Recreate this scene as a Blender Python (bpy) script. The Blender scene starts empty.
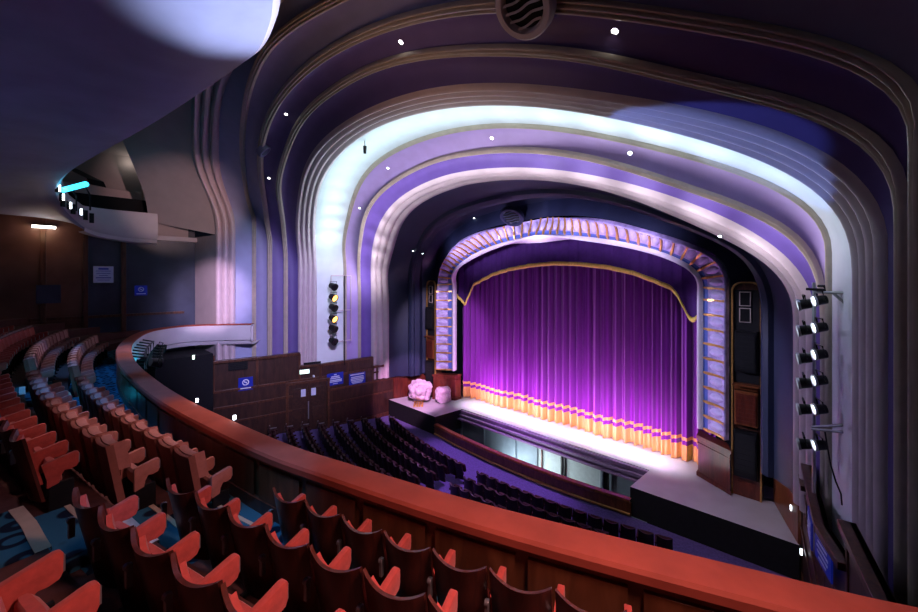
import bpy, bmesh, math, random
import numpy as np
from mathutils import Vector, Matrix
random.seed(7)
R = math.radians
COL = bpy.context.scene.collection
HS = 8.0
F, YAW, XC, YC, HY = 383.714, 0.767749, 10.806, -18.1307, 279.0
CT, ST = math.cos(YAW), math.sin(YAW)
CAM = np.array([XC, YC, HS])

# ---------------------------------------------------------------- survey helpers (plan positions from sight lines)
def ray(u, v):
    a = (u - 459) / F; b = (HY - v) / F
    return np.array([a * CT - ST, a * ST + CT, b])
def onz(u, v, z): r = ray(u, v); return CAM + r * (z - HS) / r[2]
def onX(u, v, x): r = ray(u, v); return CAM + r * (x - XC) / r[0]
def onY(u, v, y): r = ray(u, v); return CAM + r * (y - YC) / r[1]
def atd(u, v, d): return CAM + ray(u, v) * d
def onseg(u, v, p, q):
    r = ray(u, v); n = np.array([-(q[1] - p[1]), q[0] - p[0]])
    t = ((p[0] - XC) * n[0] + (p[1] - YC) * n[1]) / (r[0] * n[0] + r[1] * n[1])
    return CAM + r * t
def seen_at(P):
    dx, dy = P[0] - XC, P[1] - YC
    lat = dx * CT + dy * ST; dep = -dx * ST + dy * CT
    if dep < .3: return None
    return 459 + F * lat / dep, HY - F * (P[2] - HS) / dep, dep

# ---------------------------------------------------------------- materials
MATS = {}
def mat(name, col, rough=.6, metal=0., var=.12, scale=6., bump=0., emit=None, estr=0., spec=.4, sheen=0., coords='Object', stretch=(1, 1, 1)):
    if name in MATS: return MATS[name]
    m = bpy.data.materials.new(name); m.use_nodes = True
    nt = m.node_tree; b = nt.nodes['Principled BSDF']
    b.inputs['Roughness'].default_value = rough; b.inputs['Metallic'].default_value = metal
    b.inputs['Specular IOR Level'].default_value = spec
    if sheen: b.inputs['Sheen Weight'].default_value = sheen
    tc = nt.nodes.new('ShaderNodeTexCoord'); mp = nt.nodes.new('ShaderNodeMapping')
    mp.inputs['Scale'].default_value = stretch
    nz = nt.nodes.new('ShaderNodeTexNoise'); nz.inputs['Scale'].default_value = scale; nz.inputs['Detail'].default_value = 4
    nt.links.new(tc.outputs[coords], mp.inputs['Vector']); nt.links.new(mp.outputs['Vector'], nz.inputs['Vector'])
    rp = nt.nodes.new('ShaderNodeValToRGB')
    c0 = [max(0, c * (1 - var)) for c in col[:3]] + [1]; c1 = [min(1, c * (1 + var)) for c in col[:3]] + [1]
    rp.color_ramp.elements[0].color = c0; rp.color_ramp.elements[1].color = c1
    rp.color_ramp.elements[0].position = .3; rp.color_ramp.elements[1].position = .7
    nt.links.new(nz.outputs['Fac'], rp.inputs['Fac']); nt.links.new(rp.outputs['Color'], b.inputs['Base Color'])
    if bump:
        bp = nt.nodes.new('ShaderNodeBump'); bp.inputs['Strength'].default_value = bump; bp.inputs['Distance'].default_value = .02
        nt.links.new(nz.outputs['Fac'], bp.inputs['Height']); nt.links.new(bp.outputs['Normal'], b.inputs['Normal'])
    if emit:
        b.inputs['Emission Color'].default_value = (*emit, 1); b.inputs['Emission Strength'].default_value = estr
    MATS[name] = m; return m
def wood(name, c1, c2, rough=.35, scale=3.):
    if name in MATS: return MATS[name]
    m = bpy.data.materials.new(name); m.use_nodes = True
    nt = m.node_tree; b = nt.nodes['Principled BSDF']; b.inputs['Roughness'].default_value = rough
    tc = nt.nodes.new('ShaderNodeTexCoord'); mp = nt.nodes.new('ShaderNodeMapping'); mp.inputs['Scale'].default_value = (1, 1, .18)
    nz = nt.nodes.new('ShaderNodeTexNoise'); nz.inputs['Scale'].default_value = scale * 5; nz.inputs['Detail'].default_value = 5; nz.inputs['Distortion'].default_value = .8
    rp = nt.nodes.new('ShaderNodeValToRGB'); rp.color_ramp.elements[0].color = (*c1, 1); rp.color_ramp.elements[1].color = (*c2, 1)
    rp.color_ramp.elements[0].position = .35; rp.color_ramp.elements[1].position = .68
    nt.links.new(tc.outputs['Object'], mp.inputs['Vector']); nt.links.new(mp.outputs['Vector'], nz.inputs['Vector'])
    nt.links.new(nz.outputs['Fac'], rp.inputs['Fac']); nt.links.new(rp.outputs['Color'], b.inputs['Base Color'])
    MATS[name] = m; return m
def ring_carpet(name, base, ring, scale):
    m = bpy.data.materials.new(name); m.use_nodes = True
    nt = m.node_tree; b = nt.nodes['Principled BSDF']; b.inputs['Roughness'].default_value = .95; b.inputs['Specular IOR Level'].default_value = .1
    tc = nt.nodes.new('ShaderNodeTexCoord'); vo = nt.nodes.new('ShaderNodeTexVoronoi'); vo.inputs['Scale'].default_value = scale; vo.inputs['Randomness'].default_value = .35
    rp = nt.nodes.new('ShaderNodeValToRGB'); cr = rp.color_ramp
    cr.elements[0].position = .0; cr.elements[0].color = (*base, 1)
    cr.elements[1].position = 1.; cr.elements[1].color = (*base, 1)
    for p, c in ((.2, base), (.24, ring), (.4, ring), (.45, base)):
        e = cr.elements.new(p); e.color = (*c, 1)
    nt.links.new(tc.outputs['Object'], vo.inputs['Vector']); nt.links.new(vo.outputs['Distance'], rp.inputs['Fac']); nt.links.new(rp.outputs['Color'], b.inputs['Base Color'])
    MATS[name] = m; return m

M = dict(
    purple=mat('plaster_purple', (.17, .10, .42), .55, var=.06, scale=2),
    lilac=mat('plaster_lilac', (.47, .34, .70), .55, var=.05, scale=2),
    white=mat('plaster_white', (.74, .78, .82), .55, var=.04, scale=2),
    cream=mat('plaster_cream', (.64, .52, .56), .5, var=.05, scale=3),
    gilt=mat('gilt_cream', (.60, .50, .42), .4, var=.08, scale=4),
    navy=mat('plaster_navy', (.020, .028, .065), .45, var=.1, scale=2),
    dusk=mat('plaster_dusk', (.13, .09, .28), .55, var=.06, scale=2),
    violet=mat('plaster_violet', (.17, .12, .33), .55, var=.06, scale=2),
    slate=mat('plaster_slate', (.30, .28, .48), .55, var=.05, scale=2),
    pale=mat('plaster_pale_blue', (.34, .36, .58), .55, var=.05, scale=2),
    wall=mat('plaster_wall', (.50, .42, .44), .7, var=.06, scale=1.5, bump=.1),
    soffit=mat('plaster_soffit', (.30, .32, .46), .65, var=.1, scale=1.2, bump=.35),
    front=mat('plaster_front', (.66, .60, .66), .5, var=.05, scale=2),
    curtain=mat('curtain_velvet', (.165, .010, .25), .75, var=.12, scale=9, sheen=.4, stretch=(1, 1, .08)),
    pelmet=mat('pelmet_velvet', (.06, .012, .14), .8, var=.1, scale=6),
    gold=mat('gold_fringe', (.90, .70, .12), .6, var=.25, scale=30, stretch=(1, 1, .05)),
    goldm=mat('gold_leaf', (.75, .42, .12), .35, .6, var=.15, scale=12),
    tile=mat('frame_lilac', (.52, .43, .86), .4, var=.35, scale=3.2, bump=.3),
    boss=mat('frame_boss', (.66, .58, .92), .4, var=.1),
    blue=mat('frame_blue', (.10, .16, .50), .4, var=.1),
    bead=mat('frame_white', (.85, .80, .88), .35, var=.05),
    stage=mat('stage_boards', (.66, .64, .68), .45, var=.06, scale=1.5),
    black=mat('black_cloth', (.008, .008, .01), .85, var=.2),
    blackm=mat('black_metal', (.012, .012, .014), .4, .3, var=.2),
    steel=mat('grey_steel', (.35, .36, .38), .35, .7, var=.1),
    red=mat('seat_red_plush', (.50, .075, .06), .8, var=.14, scale=18, sheen=.25, bump=.15),
    rose=mat('seat_rose_plush', (.50, .20, .17), .8, var=.1, scale=16, sheen=.2, bump=.12),
    brownfab=mat('seat_back_fabric', (.27, .095, .075), .8, var=.12, scale=10),
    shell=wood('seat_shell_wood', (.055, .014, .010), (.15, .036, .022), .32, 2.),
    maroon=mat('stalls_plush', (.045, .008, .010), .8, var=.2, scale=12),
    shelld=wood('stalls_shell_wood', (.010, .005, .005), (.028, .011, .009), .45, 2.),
    rail=mat('rail_leather', (.40, .082, .052), .72, var=.14, scale=3, bump=.1),
    panel=wood('panel_wood', (.055, .020, .012), (.13, .048, .024), .35, 1.5),
    parapet=wood('parapet_wood', (.10, .036, .016), (.21, .078, .034), .35, 1.0),
    paneld=wood('dado_wood', (.030, .012, .009), (.065, .026, .017), .4, 1.2),
    redwood=wood('red_wood', (.10, .018, .012), (.19, .040, .022), .3, 1.5),
    oak=wood('rail_wood', (.16, .045, .015), (.30, .09, .03), .3, 1.5),
    carpet=ring_carpet('circle_carpet', (.03, .13, .20), (.008, .014, .03), 3.2),
    carpetb=mat('stalls_carpet', (.13, .09, .28), .95, var=.2, scale=14),
    tier=mat('tier_floor', (.10, .040, .036), .8, var=.2, scale=9),
    riser=mat('step_riser', (.09, .03, .025), .7, var=.1),
    nosing=mat('step_nosing', (.55, .42, .30), .5, var=.08),
    nosingw=mat('step_nosing_white', (.75, .75, .82), .5, var=.04),
    signb=mat('sign_blue', (.010, .020, .30), .35, var=.03, emit=(.01, .02, .3), estr=.25),  # faint glow added to the painted blue boards
    signw=mat('sign_white', (.8, .82, .9), .5, var=.02),
    notice=mat('notice_paper', (.62, .66, .85), .6, var=.05),
    dark=mat('dark_void', (.006, .006, .009), .9, var=.1),
    sheet=mat('plastic_sheet', (.85, .66, .80), .25, var=.2, scale=7, bump=.6),
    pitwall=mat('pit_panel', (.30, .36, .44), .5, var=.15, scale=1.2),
    pitlit=mat('pit_panel_lit', (.78, .86, .88), .5, var=.06),  # lit part of the pit wall, its brightness painted into the colour
    ledge=mat('stage_ledge', (.40, .24, .46), .5, var=.1),
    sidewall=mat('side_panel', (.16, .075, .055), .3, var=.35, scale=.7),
    sidewallb=mat('side_panel_blue', (.05, .06, .10), .3, var=.35, scale=.7),  # blue light on the side wall panels painted into their colour
    lampw=mat('lamp_white', (1, 1, 1), emit=(1, .93, .82), estr=14),
    lampc=mat('lamp_cool', (1, 1, 1), emit=(.80, .90, 1), estr=7),
    lampo=mat('lamp_orange', (1, .5, .1), emit=(1, .42, .08), estr=5),
    exitg=mat('exit_sign_face', (.8, 1, .85), emit=(.72, 1, .78), estr=2.2),
    cyan=mat('led_cyan', (.1, .8, 1), emit=(.02, .62, 1), estr=7),
    cyanw=mat('led_cyan_tube', (.3, .9, 1), emit=(.03, .62, 1), estr=4.5),
)

# ---------------------------------------------------------------- mesh helpers
class MB:
    def __init__(s): s.v = []; s.f = []; s.mi = []
    def add(s, vs, fs, mi=0):
        o = len(s.v); s.v += [tuple(map(float, p)) for p in vs]
        s.f += [tuple(i + o for i in f) for f in fs]; s.mi += [mi] * len(fs)
    def grid(s, rows, mi=0, closed=False):
        n = len(rows[0]); vs = [p for r in rows for p in r]; fs = []
        for i in range(len(rows) - 1):
            for j in range(n - 1 + (1 if closed else 0)):
                k = (j + 1) % n
                fs.append((i * n + j, i * n + k, (i + 1) * n + k, (i + 1) * n + j))
        s.add(vs, fs, mi)
    def box(s, c, d, mi=0, rz=0., rx=0.):
        m = Matrix.Rotation(rz, 3, 'Z') @ Matrix.Rotation(rx, 3, 'X')
        vs = []
        for z in (-.5, .5):
            for x, y in ((-.5, -.5), (.5, -.5), (.5, .5), (-.5, .5)):
                q = m @ Vector((x * d[0], y * d[1], z * d[2])); vs.append((c[0] + q.x, c[1] + q.y, c[2] + q.z))
        s.add(vs, [(3, 2, 1, 0), (4, 5, 6, 7), (0, 1, 5, 4), (1, 2, 6, 5), (2, 3, 7, 6), (3, 0, 4, 7)], mi)
    def prism(s, poly, z0, z1, mi=0, mt=None):
        n = len(poly); vs = [(p[0], p[1], z0) for p in poly] + [(p[0], p[1], z1) for p in poly]
        s.add(vs, [(i, (i + 1) % n, n + (i + 1) % n, n + i) for i in range(n)] + [tuple(range(n))[::-1]], mi)
        s.add([(p[0], p[1], z1) for p in poly], [tuple(range(n))], mi if mt is None else mt)
    def extr(s, poly, axis, a0, a1, mi=0):          # polygon in the (y,z) or (x,z) plane pushed along axis
        n = len(poly)
        def P(q, a): return (a, q[0], q[1]) if axis == 'x' else (q[0], a, q[1])
        s.add([P(q, a0) for q in poly] + [P(q, a1) for q in poly], [(i, (i + 1) % n, n + (i + 1) % n, n + i) for i in range(n)] + [tuple(range(n))[::-1], tuple(range(n, 2 * n))], mi)
    def tube(s, pts, r, n=8, mi=0, cap=True, r1=None):
        pts = [Vector(p) for p in pts]; rows = []; up = Vector((0, 0, 1))
        for i, p in enumerate(pts):
            t = (pts[min(i + 1, len(pts) - 1)] - pts[max(i - 1, 0)]).normalized()
            a = t.cross(up)
            if a.length < 1e-3: a = t.cross(Vector((1, 0, 0)))
            a.normalize(); b = a.cross(t)
            rr = r if r1 is None else r + (r1 - r) * i / (len(pts) - 1)
            rows.append([p + a * math.cos(2 * math.pi * k / n) * rr + b * math.sin(2 * math.pi * k / n) * rr for k in range(n)])
        o = len(s.v); s.grid(rows, mi, True)
        if cap: s.f += [tuple(range(o, o + n))[::-1], tuple(range(o + n * (len(pts) - 1), o + n * len(pts)))]; s.mi += [mi, mi]
    def build(s, name, mats, parent=None, smooth=False, bevel=0, loc=None, seg=2):
        me = bpy.data.meshes.new(name); me.from_pydata(s.v, [], s.f); me.update()
        for m in (mats if isinstance(mats, (list, tuple)) else [mats]): me.materials.append(m)
        for p, i in zip(me.polygons, s.mi): p.material_index = i
        bm = bmesh.new(); bm.from_mesh(me); bmesh.ops.remove_doubles(bm, verts=bm.verts, dist=1e-5)
        if bevel: bmesh.ops.bevel(bm, geom=[e for e in bm.edges if len(e.link_faces) == 2 and e.calc_face_angle(0) > .5], offset=bevel, segments=seg, affect='EDGES', profile=.6, clamp_overlap=True)
        bmesh.ops.recalc_face_normals(bm, faces=bm.faces); bm.to_mesh(me); bm.free()
        if smooth:
            for p in me.polygons: p.use_smooth = True
            try: me.set_sharp_from_angle(angle=R(38))
            except Exception: pass
        o = bpy.data.objects.new(name, me); COL.objects.link(o)
        if parent is not None: o.parent = parent
        if loc is not None: o.location = loc
        return o
def tag(o, label=None, cat=None, group=None, kind=None):
    if label: o['label'] = label
    if cat: o['category'] = cat
    if group: o['group'] = group
    if kind: o['kind'] = kind
    return o
def empty(name, loc, rz=0.): 
    o = bpy.data.objects.new(name, None); COL.objects.link(o); o.location = loc; o.rotation_euler = (0, 0, rz); o.empty_display_size = .2
    return o
def copy_tree(o):
    c = o.copy(); COL.objects.link(c)
    for ch in o.children:
        d = ch.copy(); COL.objects.link(d); d.parent = c
        for g in ch.children:
            e = g.copy(); COL.objects.link(e); e.parent = d
    return c
def struct(o, label, cat): return tag(o, label, cat, None, 'structure')
ORD = 'first second third fourth fifth sixth seventh eighth ninth tenth eleventh twelfth thirteenth fourteenth fifteenth sixteenth seventeenth eighteenth nineteenth twentieth'.split()
def ordn(i): return ORD[i] if i < 20 else 'twenty-' + ORD[i - 20]

# ---------------------------------------------------------------- the great arches
AR = {
'P_in': [0.8725, 0.0, -0.0343, 0.2513, 1.9982, 2.1337, 0.1318, 0.8406, -0.0123, 0.002, -0.0015, -0.0421],
'P_out': [1.005, -0.0986, -0.1332, 0.3989, 1.2, 4.1343, -0.0621, 0.8, -0.0631, -0.035, -0.011, 0.1906],
'R_in': [1.263, -0.3896, -0.1705, 0.499, 1.4481, 2.8385, 0.4041, 1.8448, -0.034, -0.0439, -0.0062, 0.0259],
'R_out': [1.319, -0.5254, -0.1641, 0.511, 1.7143, 2.4818, 0.4266, 2.2747, -0.0191, -0.0108, 0.0022, 0.0369],
'G1': [1.3419, -0.6182, -0.2126, 0.5703, 1.8149, 3.8282, 0.3993, 3.0, -0.0839, -0.0278, -0.0053, 0.0879],
'G2': [1.3534, -0.7387, 0.0845, 0.6256, 1.8273, 1.4905, 0.4154, 1.8825, 0.0333, 0.0087, 0.0166, 0.0235],
'C_in': [1.3997, -0.9443, -0.0209, 0.6422, 1.7834, 2.9065, 0.3984, 2.623, -0.0601, -0.0171, -0.0013, 0.0582],
'C_out': [1.4387, -1.0685, 0.0742, 0.6517, 1.846, 1.9732, 0.3873, 2.1955, -0.0111, 0.0002, 0.012, 0.0373],
'D1': [1.4536, -1.1497, 0.108, 0.7184, 2.3824, 2.7745, 0.3991, 2.2843, -0.1424, -0.0121, -0.0164, 0.076],
'D2': [1.4626, -1.2557, 0.2487, 0.7526, 2.072, 2.2216, 0.4007, 1.7704, -0.0822, -0.0174, -0.0051, 0.0251],
'D3': [1.4776, -1.353, 0.4, 0.7935, 1.7872, 2.6864, 0.4213, 1.7021, 0.0028, -0.0027, -0.0066, -0.0657],
'E_in': [1.498, -1.4607, 0.3344, 0.86, 2.1862, 2.8545, 0.3311, 1.9214, -0.0002, 0.0096, 0.0141, 0.0001],
'E_out': [1.533, -1.5707, 0.3385, 0.92, 2.1508, 2.7029, 0.371, 1.8234, -0.0126, 0.0401, 0.001, -0.0101],
'F': [1.8125, -1.879, 0.40, 1.10, 2.2, 2.6, 0.38, 1.8, 0, 0, 0, 0],
}
NL, NU = 10, 60
def arch(name, zlow=1.5):
    W, Y, zs, zc, na, nb, L, p, b1, b2, b3, y1 = AR[name]
    t = np.linspace(0, np.pi / 2, 500); tau = t / (np.pi / 2); sn = np.sin(np.pi * tau)
    rr = 1 + b1 * sn ** 2 + b2 * np.sin(2 * np.pi * tau) * sn + b3 * np.sin(3 * np.pi * tau) * sn
    x = W * np.cos(t).clip(0) ** (2 / na) * rr; z = (zc - zs) * np.sin(t) ** (2 / nb) * rr
    k = np.clip(z / (zc - zs), 0, 1.2); y = Y - L * k ** p - y1 * sn ** 2
    P = np.stack([x, y, z + zs], 1) * HS; P[:, 2] += HS
    leg = np.stack([np.full(30, W * HS), np.full(30, Y * HS), np.linspace(6.0, P[0, 2], 31)[:-1]], 1); P = np.concatenate([leg, P])
    s = np.concatenate([[0], np.cumsum(np.linalg.norm(np.diff(P, axis=0), axis=1))])
    q = np.linspace(0, s[-1], NU); U = np.stack([np.interp(q, s, P[:, i]) for i in range(3)], 1); U[-1, 0] = 0
    lo = np.stack([np.full(NL, W * HS), np.full(NL, Y * HS), np.linspace(zlow, 6.0, NL + 1)[:-1]], 1)
    Rr = np.concatenate([lo, U]); Lf = Rr.copy(); Lf[:, 0] *= -1
    return np.concatenate([Lf, Rr[::-1][1:]])
CV = {k: arch(k) for k in AR}
def normals(A, B):
    T = np.gradient((A + B) / 2, axis=0); n = np.cross(T, B - A); n /= np.linalg.norm(n, axis=1)[:, None] + 1e-9
    c = np.array([0, -14., 5.]) - (A + B) / 2
    sg = np.sign((n * c).sum(1)); sg[sg == 0] = 1
    return n * sg[:, None]
def band(name, a, b, prof, m, label, cat='arch band', sel=None, mi=None):
    A, B = CV[a], CV[b]; n = normals(A, B); mb = MB()
    rows = [A + (B - A) * t + n * o for t, o in prof]
    if sel is not None: rows = [r[sel] for r in rows]
    mb.grid(rows); return struct(mb.build(name, m, smooth=True), label, cat)
def bead(name, c, prev, nxt, w, h, m, label, nr=3):
    P = CV[c]; d = CV[nxt] - CV[prev]; T = np.gradient(P, axis=0); T /= np.linalg.norm(T, axis=1)[:, None]
    d = d - T * (d * T).sum(1)[:, None]; d /= np.linalg.norm(d, axis=1)[:, None]; n = normals(CV[prev], CV[nxt])
    rows = []; K = 6 * nr
    for i in range(K + 1):
        t = i / K; o = h * (.45 * math.sin(math.pi * t) ** .5 + .55 * abs(math.sin(math.pi * nr * t))) if 0 < i < K else -.03
        rows.append(P + d * (t - .5) * w + n * o)
    mb = MB(); mb.grid(rows); return struct(mb.build(name, m, smooth=True), label, 'moulding')
def ribs(k, h, base=.0, n=6):
    pr = []
    for i in range(k * n + 1):
        t = i / (k * n); pr.append((t, base + h * abs(math.sin(math.pi * k * t))))
    return [(0, -.02)] + pr + [(1, -.02)]
flat = [(0, 0), (.5, .0), (1, 0)]
hollow = [(i / 6, -.18 * math.sin(math.pi * i / 6)) for i in range(7)]
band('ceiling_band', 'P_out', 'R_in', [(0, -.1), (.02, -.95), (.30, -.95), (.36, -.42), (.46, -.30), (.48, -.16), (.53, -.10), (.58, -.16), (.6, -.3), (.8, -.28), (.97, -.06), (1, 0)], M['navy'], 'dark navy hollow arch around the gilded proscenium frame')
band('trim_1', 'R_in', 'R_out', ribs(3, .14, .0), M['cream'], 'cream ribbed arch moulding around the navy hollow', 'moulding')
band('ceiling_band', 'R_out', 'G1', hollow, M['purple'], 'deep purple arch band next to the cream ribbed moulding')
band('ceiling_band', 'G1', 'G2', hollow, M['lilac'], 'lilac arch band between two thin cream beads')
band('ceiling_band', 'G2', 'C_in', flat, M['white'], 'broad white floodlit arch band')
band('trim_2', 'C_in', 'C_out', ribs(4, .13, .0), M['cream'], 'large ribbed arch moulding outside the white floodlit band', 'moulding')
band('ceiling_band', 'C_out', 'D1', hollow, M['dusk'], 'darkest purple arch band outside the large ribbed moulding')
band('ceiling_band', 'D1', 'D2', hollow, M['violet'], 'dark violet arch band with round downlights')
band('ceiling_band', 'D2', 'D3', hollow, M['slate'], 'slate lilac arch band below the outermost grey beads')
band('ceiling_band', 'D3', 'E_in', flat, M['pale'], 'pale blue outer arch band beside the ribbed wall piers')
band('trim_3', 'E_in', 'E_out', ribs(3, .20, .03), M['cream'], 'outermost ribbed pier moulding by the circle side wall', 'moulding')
sel = np.where(CV['E_out'][:, 2] > 10.2)[0]
band('ceiling', 'E_out', 'F', flat, M['wall'], 'plain plaster ceiling and upper wall beyond the arches', 'ceiling', sel=sel)
bead('trim_4', 'G1', 'R_out', 'G2', .20, .10, M['gilt'], 'thin cream bead between purple and lilac arch bands')
bead('trim_5', 'G2', 'G1', 'C_in', .21, .10, M['gilt'], 'thin cream bead at the edge of the white floodlit band')
bead('trim_6', 'D1', 'C_out', 'D2', .24, .11, M['gilt'], 'thin bead between darkest purple and dark violet bands')
bead('trim_7', 'D2', 'D1', 'D3', .26, .12, M['gilt'], 'thin bead between dark violet and slate bands')
bead('trim_8', 'D3', 'D2', 'E_in', .22, .10, M['gilt'], 'thin bead between slate and pale blue bands')
# back-of-house shell closing the auditorium
mb = MB(); Fc = CV['F']; Fc = Fc[Fc[:, 2] > 15.2]
mb.grid([Fc, Fc + np.array([0, -14, 0.])]); struct(mb.build('ceiling', M['wall'], smooth=True), 'plaster ceiling over the balconies', 'ceiling')
mb = MB(); mb.box((0, -27.5, 9), (34, .3, 26)); struct(mb.build('wall_back', M['dark']), 'dark wall behind the circle', 'wall')

# ---------------------------------------------------------------- proscenium frame
PF = struct(empty('proscenium_frame', (0, 0, 0)), 'lilac and gold panelled frame around the stage opening', 'proscenium')
A, B = CV['P_out'], CV['P_in']
Bd = np.stack([np.interp(np.linspace(0, len(B) - 1, 4000), np.arange(len(B)), B[:, k]) for k in range(3)], 1)
ib = np.array([np.argmin(((Bd - a) ** 2).sum(1)) for a in A], float); ib = np.maximum.accumulate(ib)
for _ in range(4): ib[1:-1] = (ib[:-2] + ib[1:-1] + ib[2:]) / 3
B = np.stack([np.interp(ib, np.arange(4000), Bd[:, k]) for k in range(3)], 1); keep = np.where(A[:, 2] > 1.55)[0]; keep = keep[(B[keep, 2] > 1.3)]
n = normals(A, B)
def fl(prof, name, m):
    mb = MB(); mb.grid([(A + (B - A) * t + n * o)[keep] for t, o in prof]); return mb.build(name, m, PF, smooth=True)
fl([(0, -.1), (.0, .06), (.03, .10), (.07, .06), (.12, .04), (.25, .0), (.45, .0), (.58, .04), (.62, .07)], 'panel_band', M['tile'])
fl([(.62, .07), (.64, .02), (.78, .02), (.80, .06)], 'blue_band', M['blue'])
fl([(.80, .06)] + [(.80 + .2 * i / 8, .06 + .16 * math.sin(math.pi * i / 8)) for i in range(1, 8)] + [(1, .0), (1.02, -.2)], 'white_bead', M['bead'])
Ak, Bk, nk = A[keep], B[keep], n[keep]
sarc = np.concatenate([[0], np.cumsum(np.linalg.norm(np.diff((Ak + Bk) / 2, axis=0), axis=1))])
dens_ = np.where(Ak[:, 2] < 7.2, 1 / .575, 1 / .445); cum = np.concatenate([[0], np.cumsum((dens_[1:] + dens_[:-1]) / 2 * np.diff(sarc))]); K = int(cum[-1])
srib = np.interp(np.linspace(0, cum[-1], K + 1), cum, sarc).clip(.05, sarc[-1] - .05)
for i in range(K + 1):
    s = srib[i]
    g = lambda X: np.array([np.interp(s, sarc, X[:, j]) for j in range(3)])
    a, b, nn = g(Ak), g(Bk), g(nk); nn = nn / np.linalg.norm(nn); t = np.cross(nn, b - a); t /= np.linalg.norm(t)
    mb = MB(); rows = []
    for f_, o_, w_ in ((.0, .14, .06), (.12, .09, .042), (.40, .07, .042), (.60, .13, .06), (.80, .08, .035)):
        c = a + (b - a) * f_ + nn * o_
        rows.append([c - t * w_ - nn * .12, c - t * w_ * .8, c + t * w_ * .8, c + t * w_ - nn * .12])
    mb.grid(rows); mb.build('gold_rib', M['goldm'], PF)
    if i < K:                                        # raised boss in the middle of each panel
        s2 = (srib[i] + srib[i + 1]) / 2; h = lambda X: np.array([np.interp(s2, sarc, X[:, j]) for j in range(3)])
        a, b, nn = h(Ak), h(Bk), h(nk); nn /= np.linalg.norm(nn); t = np.cross(nn, b - a); t /= np.linalg.norm(t); r = b - a
        mb = MB(); c = a + r * .33
        mb.grid([[c + t * w * math.cos(q) + r * l * math.sin(q) + nn * o for q in np.linspace(0, 2 * np.pi, 9)[:-1]] for w, l, o in ((.165, .27, .0), (.13, .24, .06), (.06, .17, .10), (.005, .02, .115))], 0, True)
        mb.build('panel_boss', M['boss'], PF, smooth=True)
for sx, nm in ((-1, 'left'), (1, 'right')):
    mb = MB(); pl = [(8.16 * sx, -.95), (6.95 * sx, -.10), (6.95 * sx, .45), (8.0 * sx, -.28)]
    mb.prism(pl, 0, 1.62)
    def off(d): return [(8.16 * sx + d * sx, -.95 - d), (6.95 * sx - d * sx, -.10 - d), (6.95 * sx - d * sx, .45), (8.0 * sx, -.28)]
    mb.prism(off(.05), 1.52, 1.66); mb.prism(off(.05), 0, .16); mb.prism(off(.025), 1.30, 1.36)
    tag(mb.build('plinth', M['redwood'], bevel=.015), 'dark red wooden plinth under the %s leg of the proscenium frame' % nm, 'plinth', 'proscenium plinths')

# ---------------------------------------------------------------- curtain and pelmet
xs = np.linspace(-7.35, 7.35, 520)
fold = .15 * np.sin(2 * np.pi * xs / .46 + 1.1 * np.sin(xs * 1.3)) + .07 * np.sin(2 * np.pi * xs / .213 + xs) + .10 * np.sin(xs * 1.9)
def drape(z0, z1, nz, dy, sw=0.):
    rows = []
    for z in np.linspace(z0, z1, nz):
        k = .75 + .35 * (1 - z / 9.5)
        rows.append([(x, 1.05 + f * k + dy, z + sw * math.sin(x * 2.1)) for x, f in zip(xs, fold)])
    return rows
mb = MB(); mb.grid(drape(.70, 9.6, 22, 0)); cur = tag(mb.build('stage_curtain', M['curtain'], smooth=True), 'purple velvet house curtain hanging in folds across the stage', 'curtain')
mb = MB(); mb.grid(drape(.02, .70, 5, 0)); tag(mb.build('gold_fringe', M['gold'], cur, smooth=True), 'gold bullion fringe')
mb = MB(); mb.grid(drape(.90, 1.05, 3, -.02)); tag(mb.build('gold_braid', M['gold'], cur, smooth=True), 'gold braid line')
pel = [(-7.4, 6.9), (-7.0, 6.62), (-6.72, 6.30), (-6.48, 6.40), (-6.25, 6.95), (-6.05, 7.35), (-5.75, 7.66), (-5.0, 7.98), (-4.16, 8.30), (-3, 8.56), (-1.53, 8.76), (0, 8.84), (1.53, 8.76), (3, 8.56), (4.16, 8.28), (5.0, 7.95), (5.75, 7.62), (6.05, 7.30), (6.25, 6.85), (6.45, 6.35), (6.65, 6.22), (6.95, 6.55), (7.4, 6.9)]
px = np.linspace(-7.4, 7.4, 150); pz = np.interp(px, [p[0] for p in pel], [p[1] for p in pel])
pf = .05 * np.sin(px * 9) + .02 * np.sin(px * 23)
mb = MB(); mb.grid([[(x, .55 + f, z) for x, f, z in zip(px, pf, pz)], [(x, .55 + f, 9.) for x, f in zip(px, pf)], [(x, .55 + f, 10.9) for x, f in zip(px, pf)]])
pe = tag(mb.build('curtain_pelmet', M['pelmet'], smooth=True), 'dark purple scalloped pelmet above the house curtain', 'pelmet')
mb = MB(); rows = []
for x, f, z in zip(px, pf, pz): rows.append([(x, .50 + f, z - .10), (x, .44 + f, z - .05), (x, .43 + f, z + .06), (x, .50 + f, z + .12)])
mb.grid(rows); tag(mb.build('gold_edging', M['gold'], pe, smooth=True), 'gold braided edging')

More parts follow.
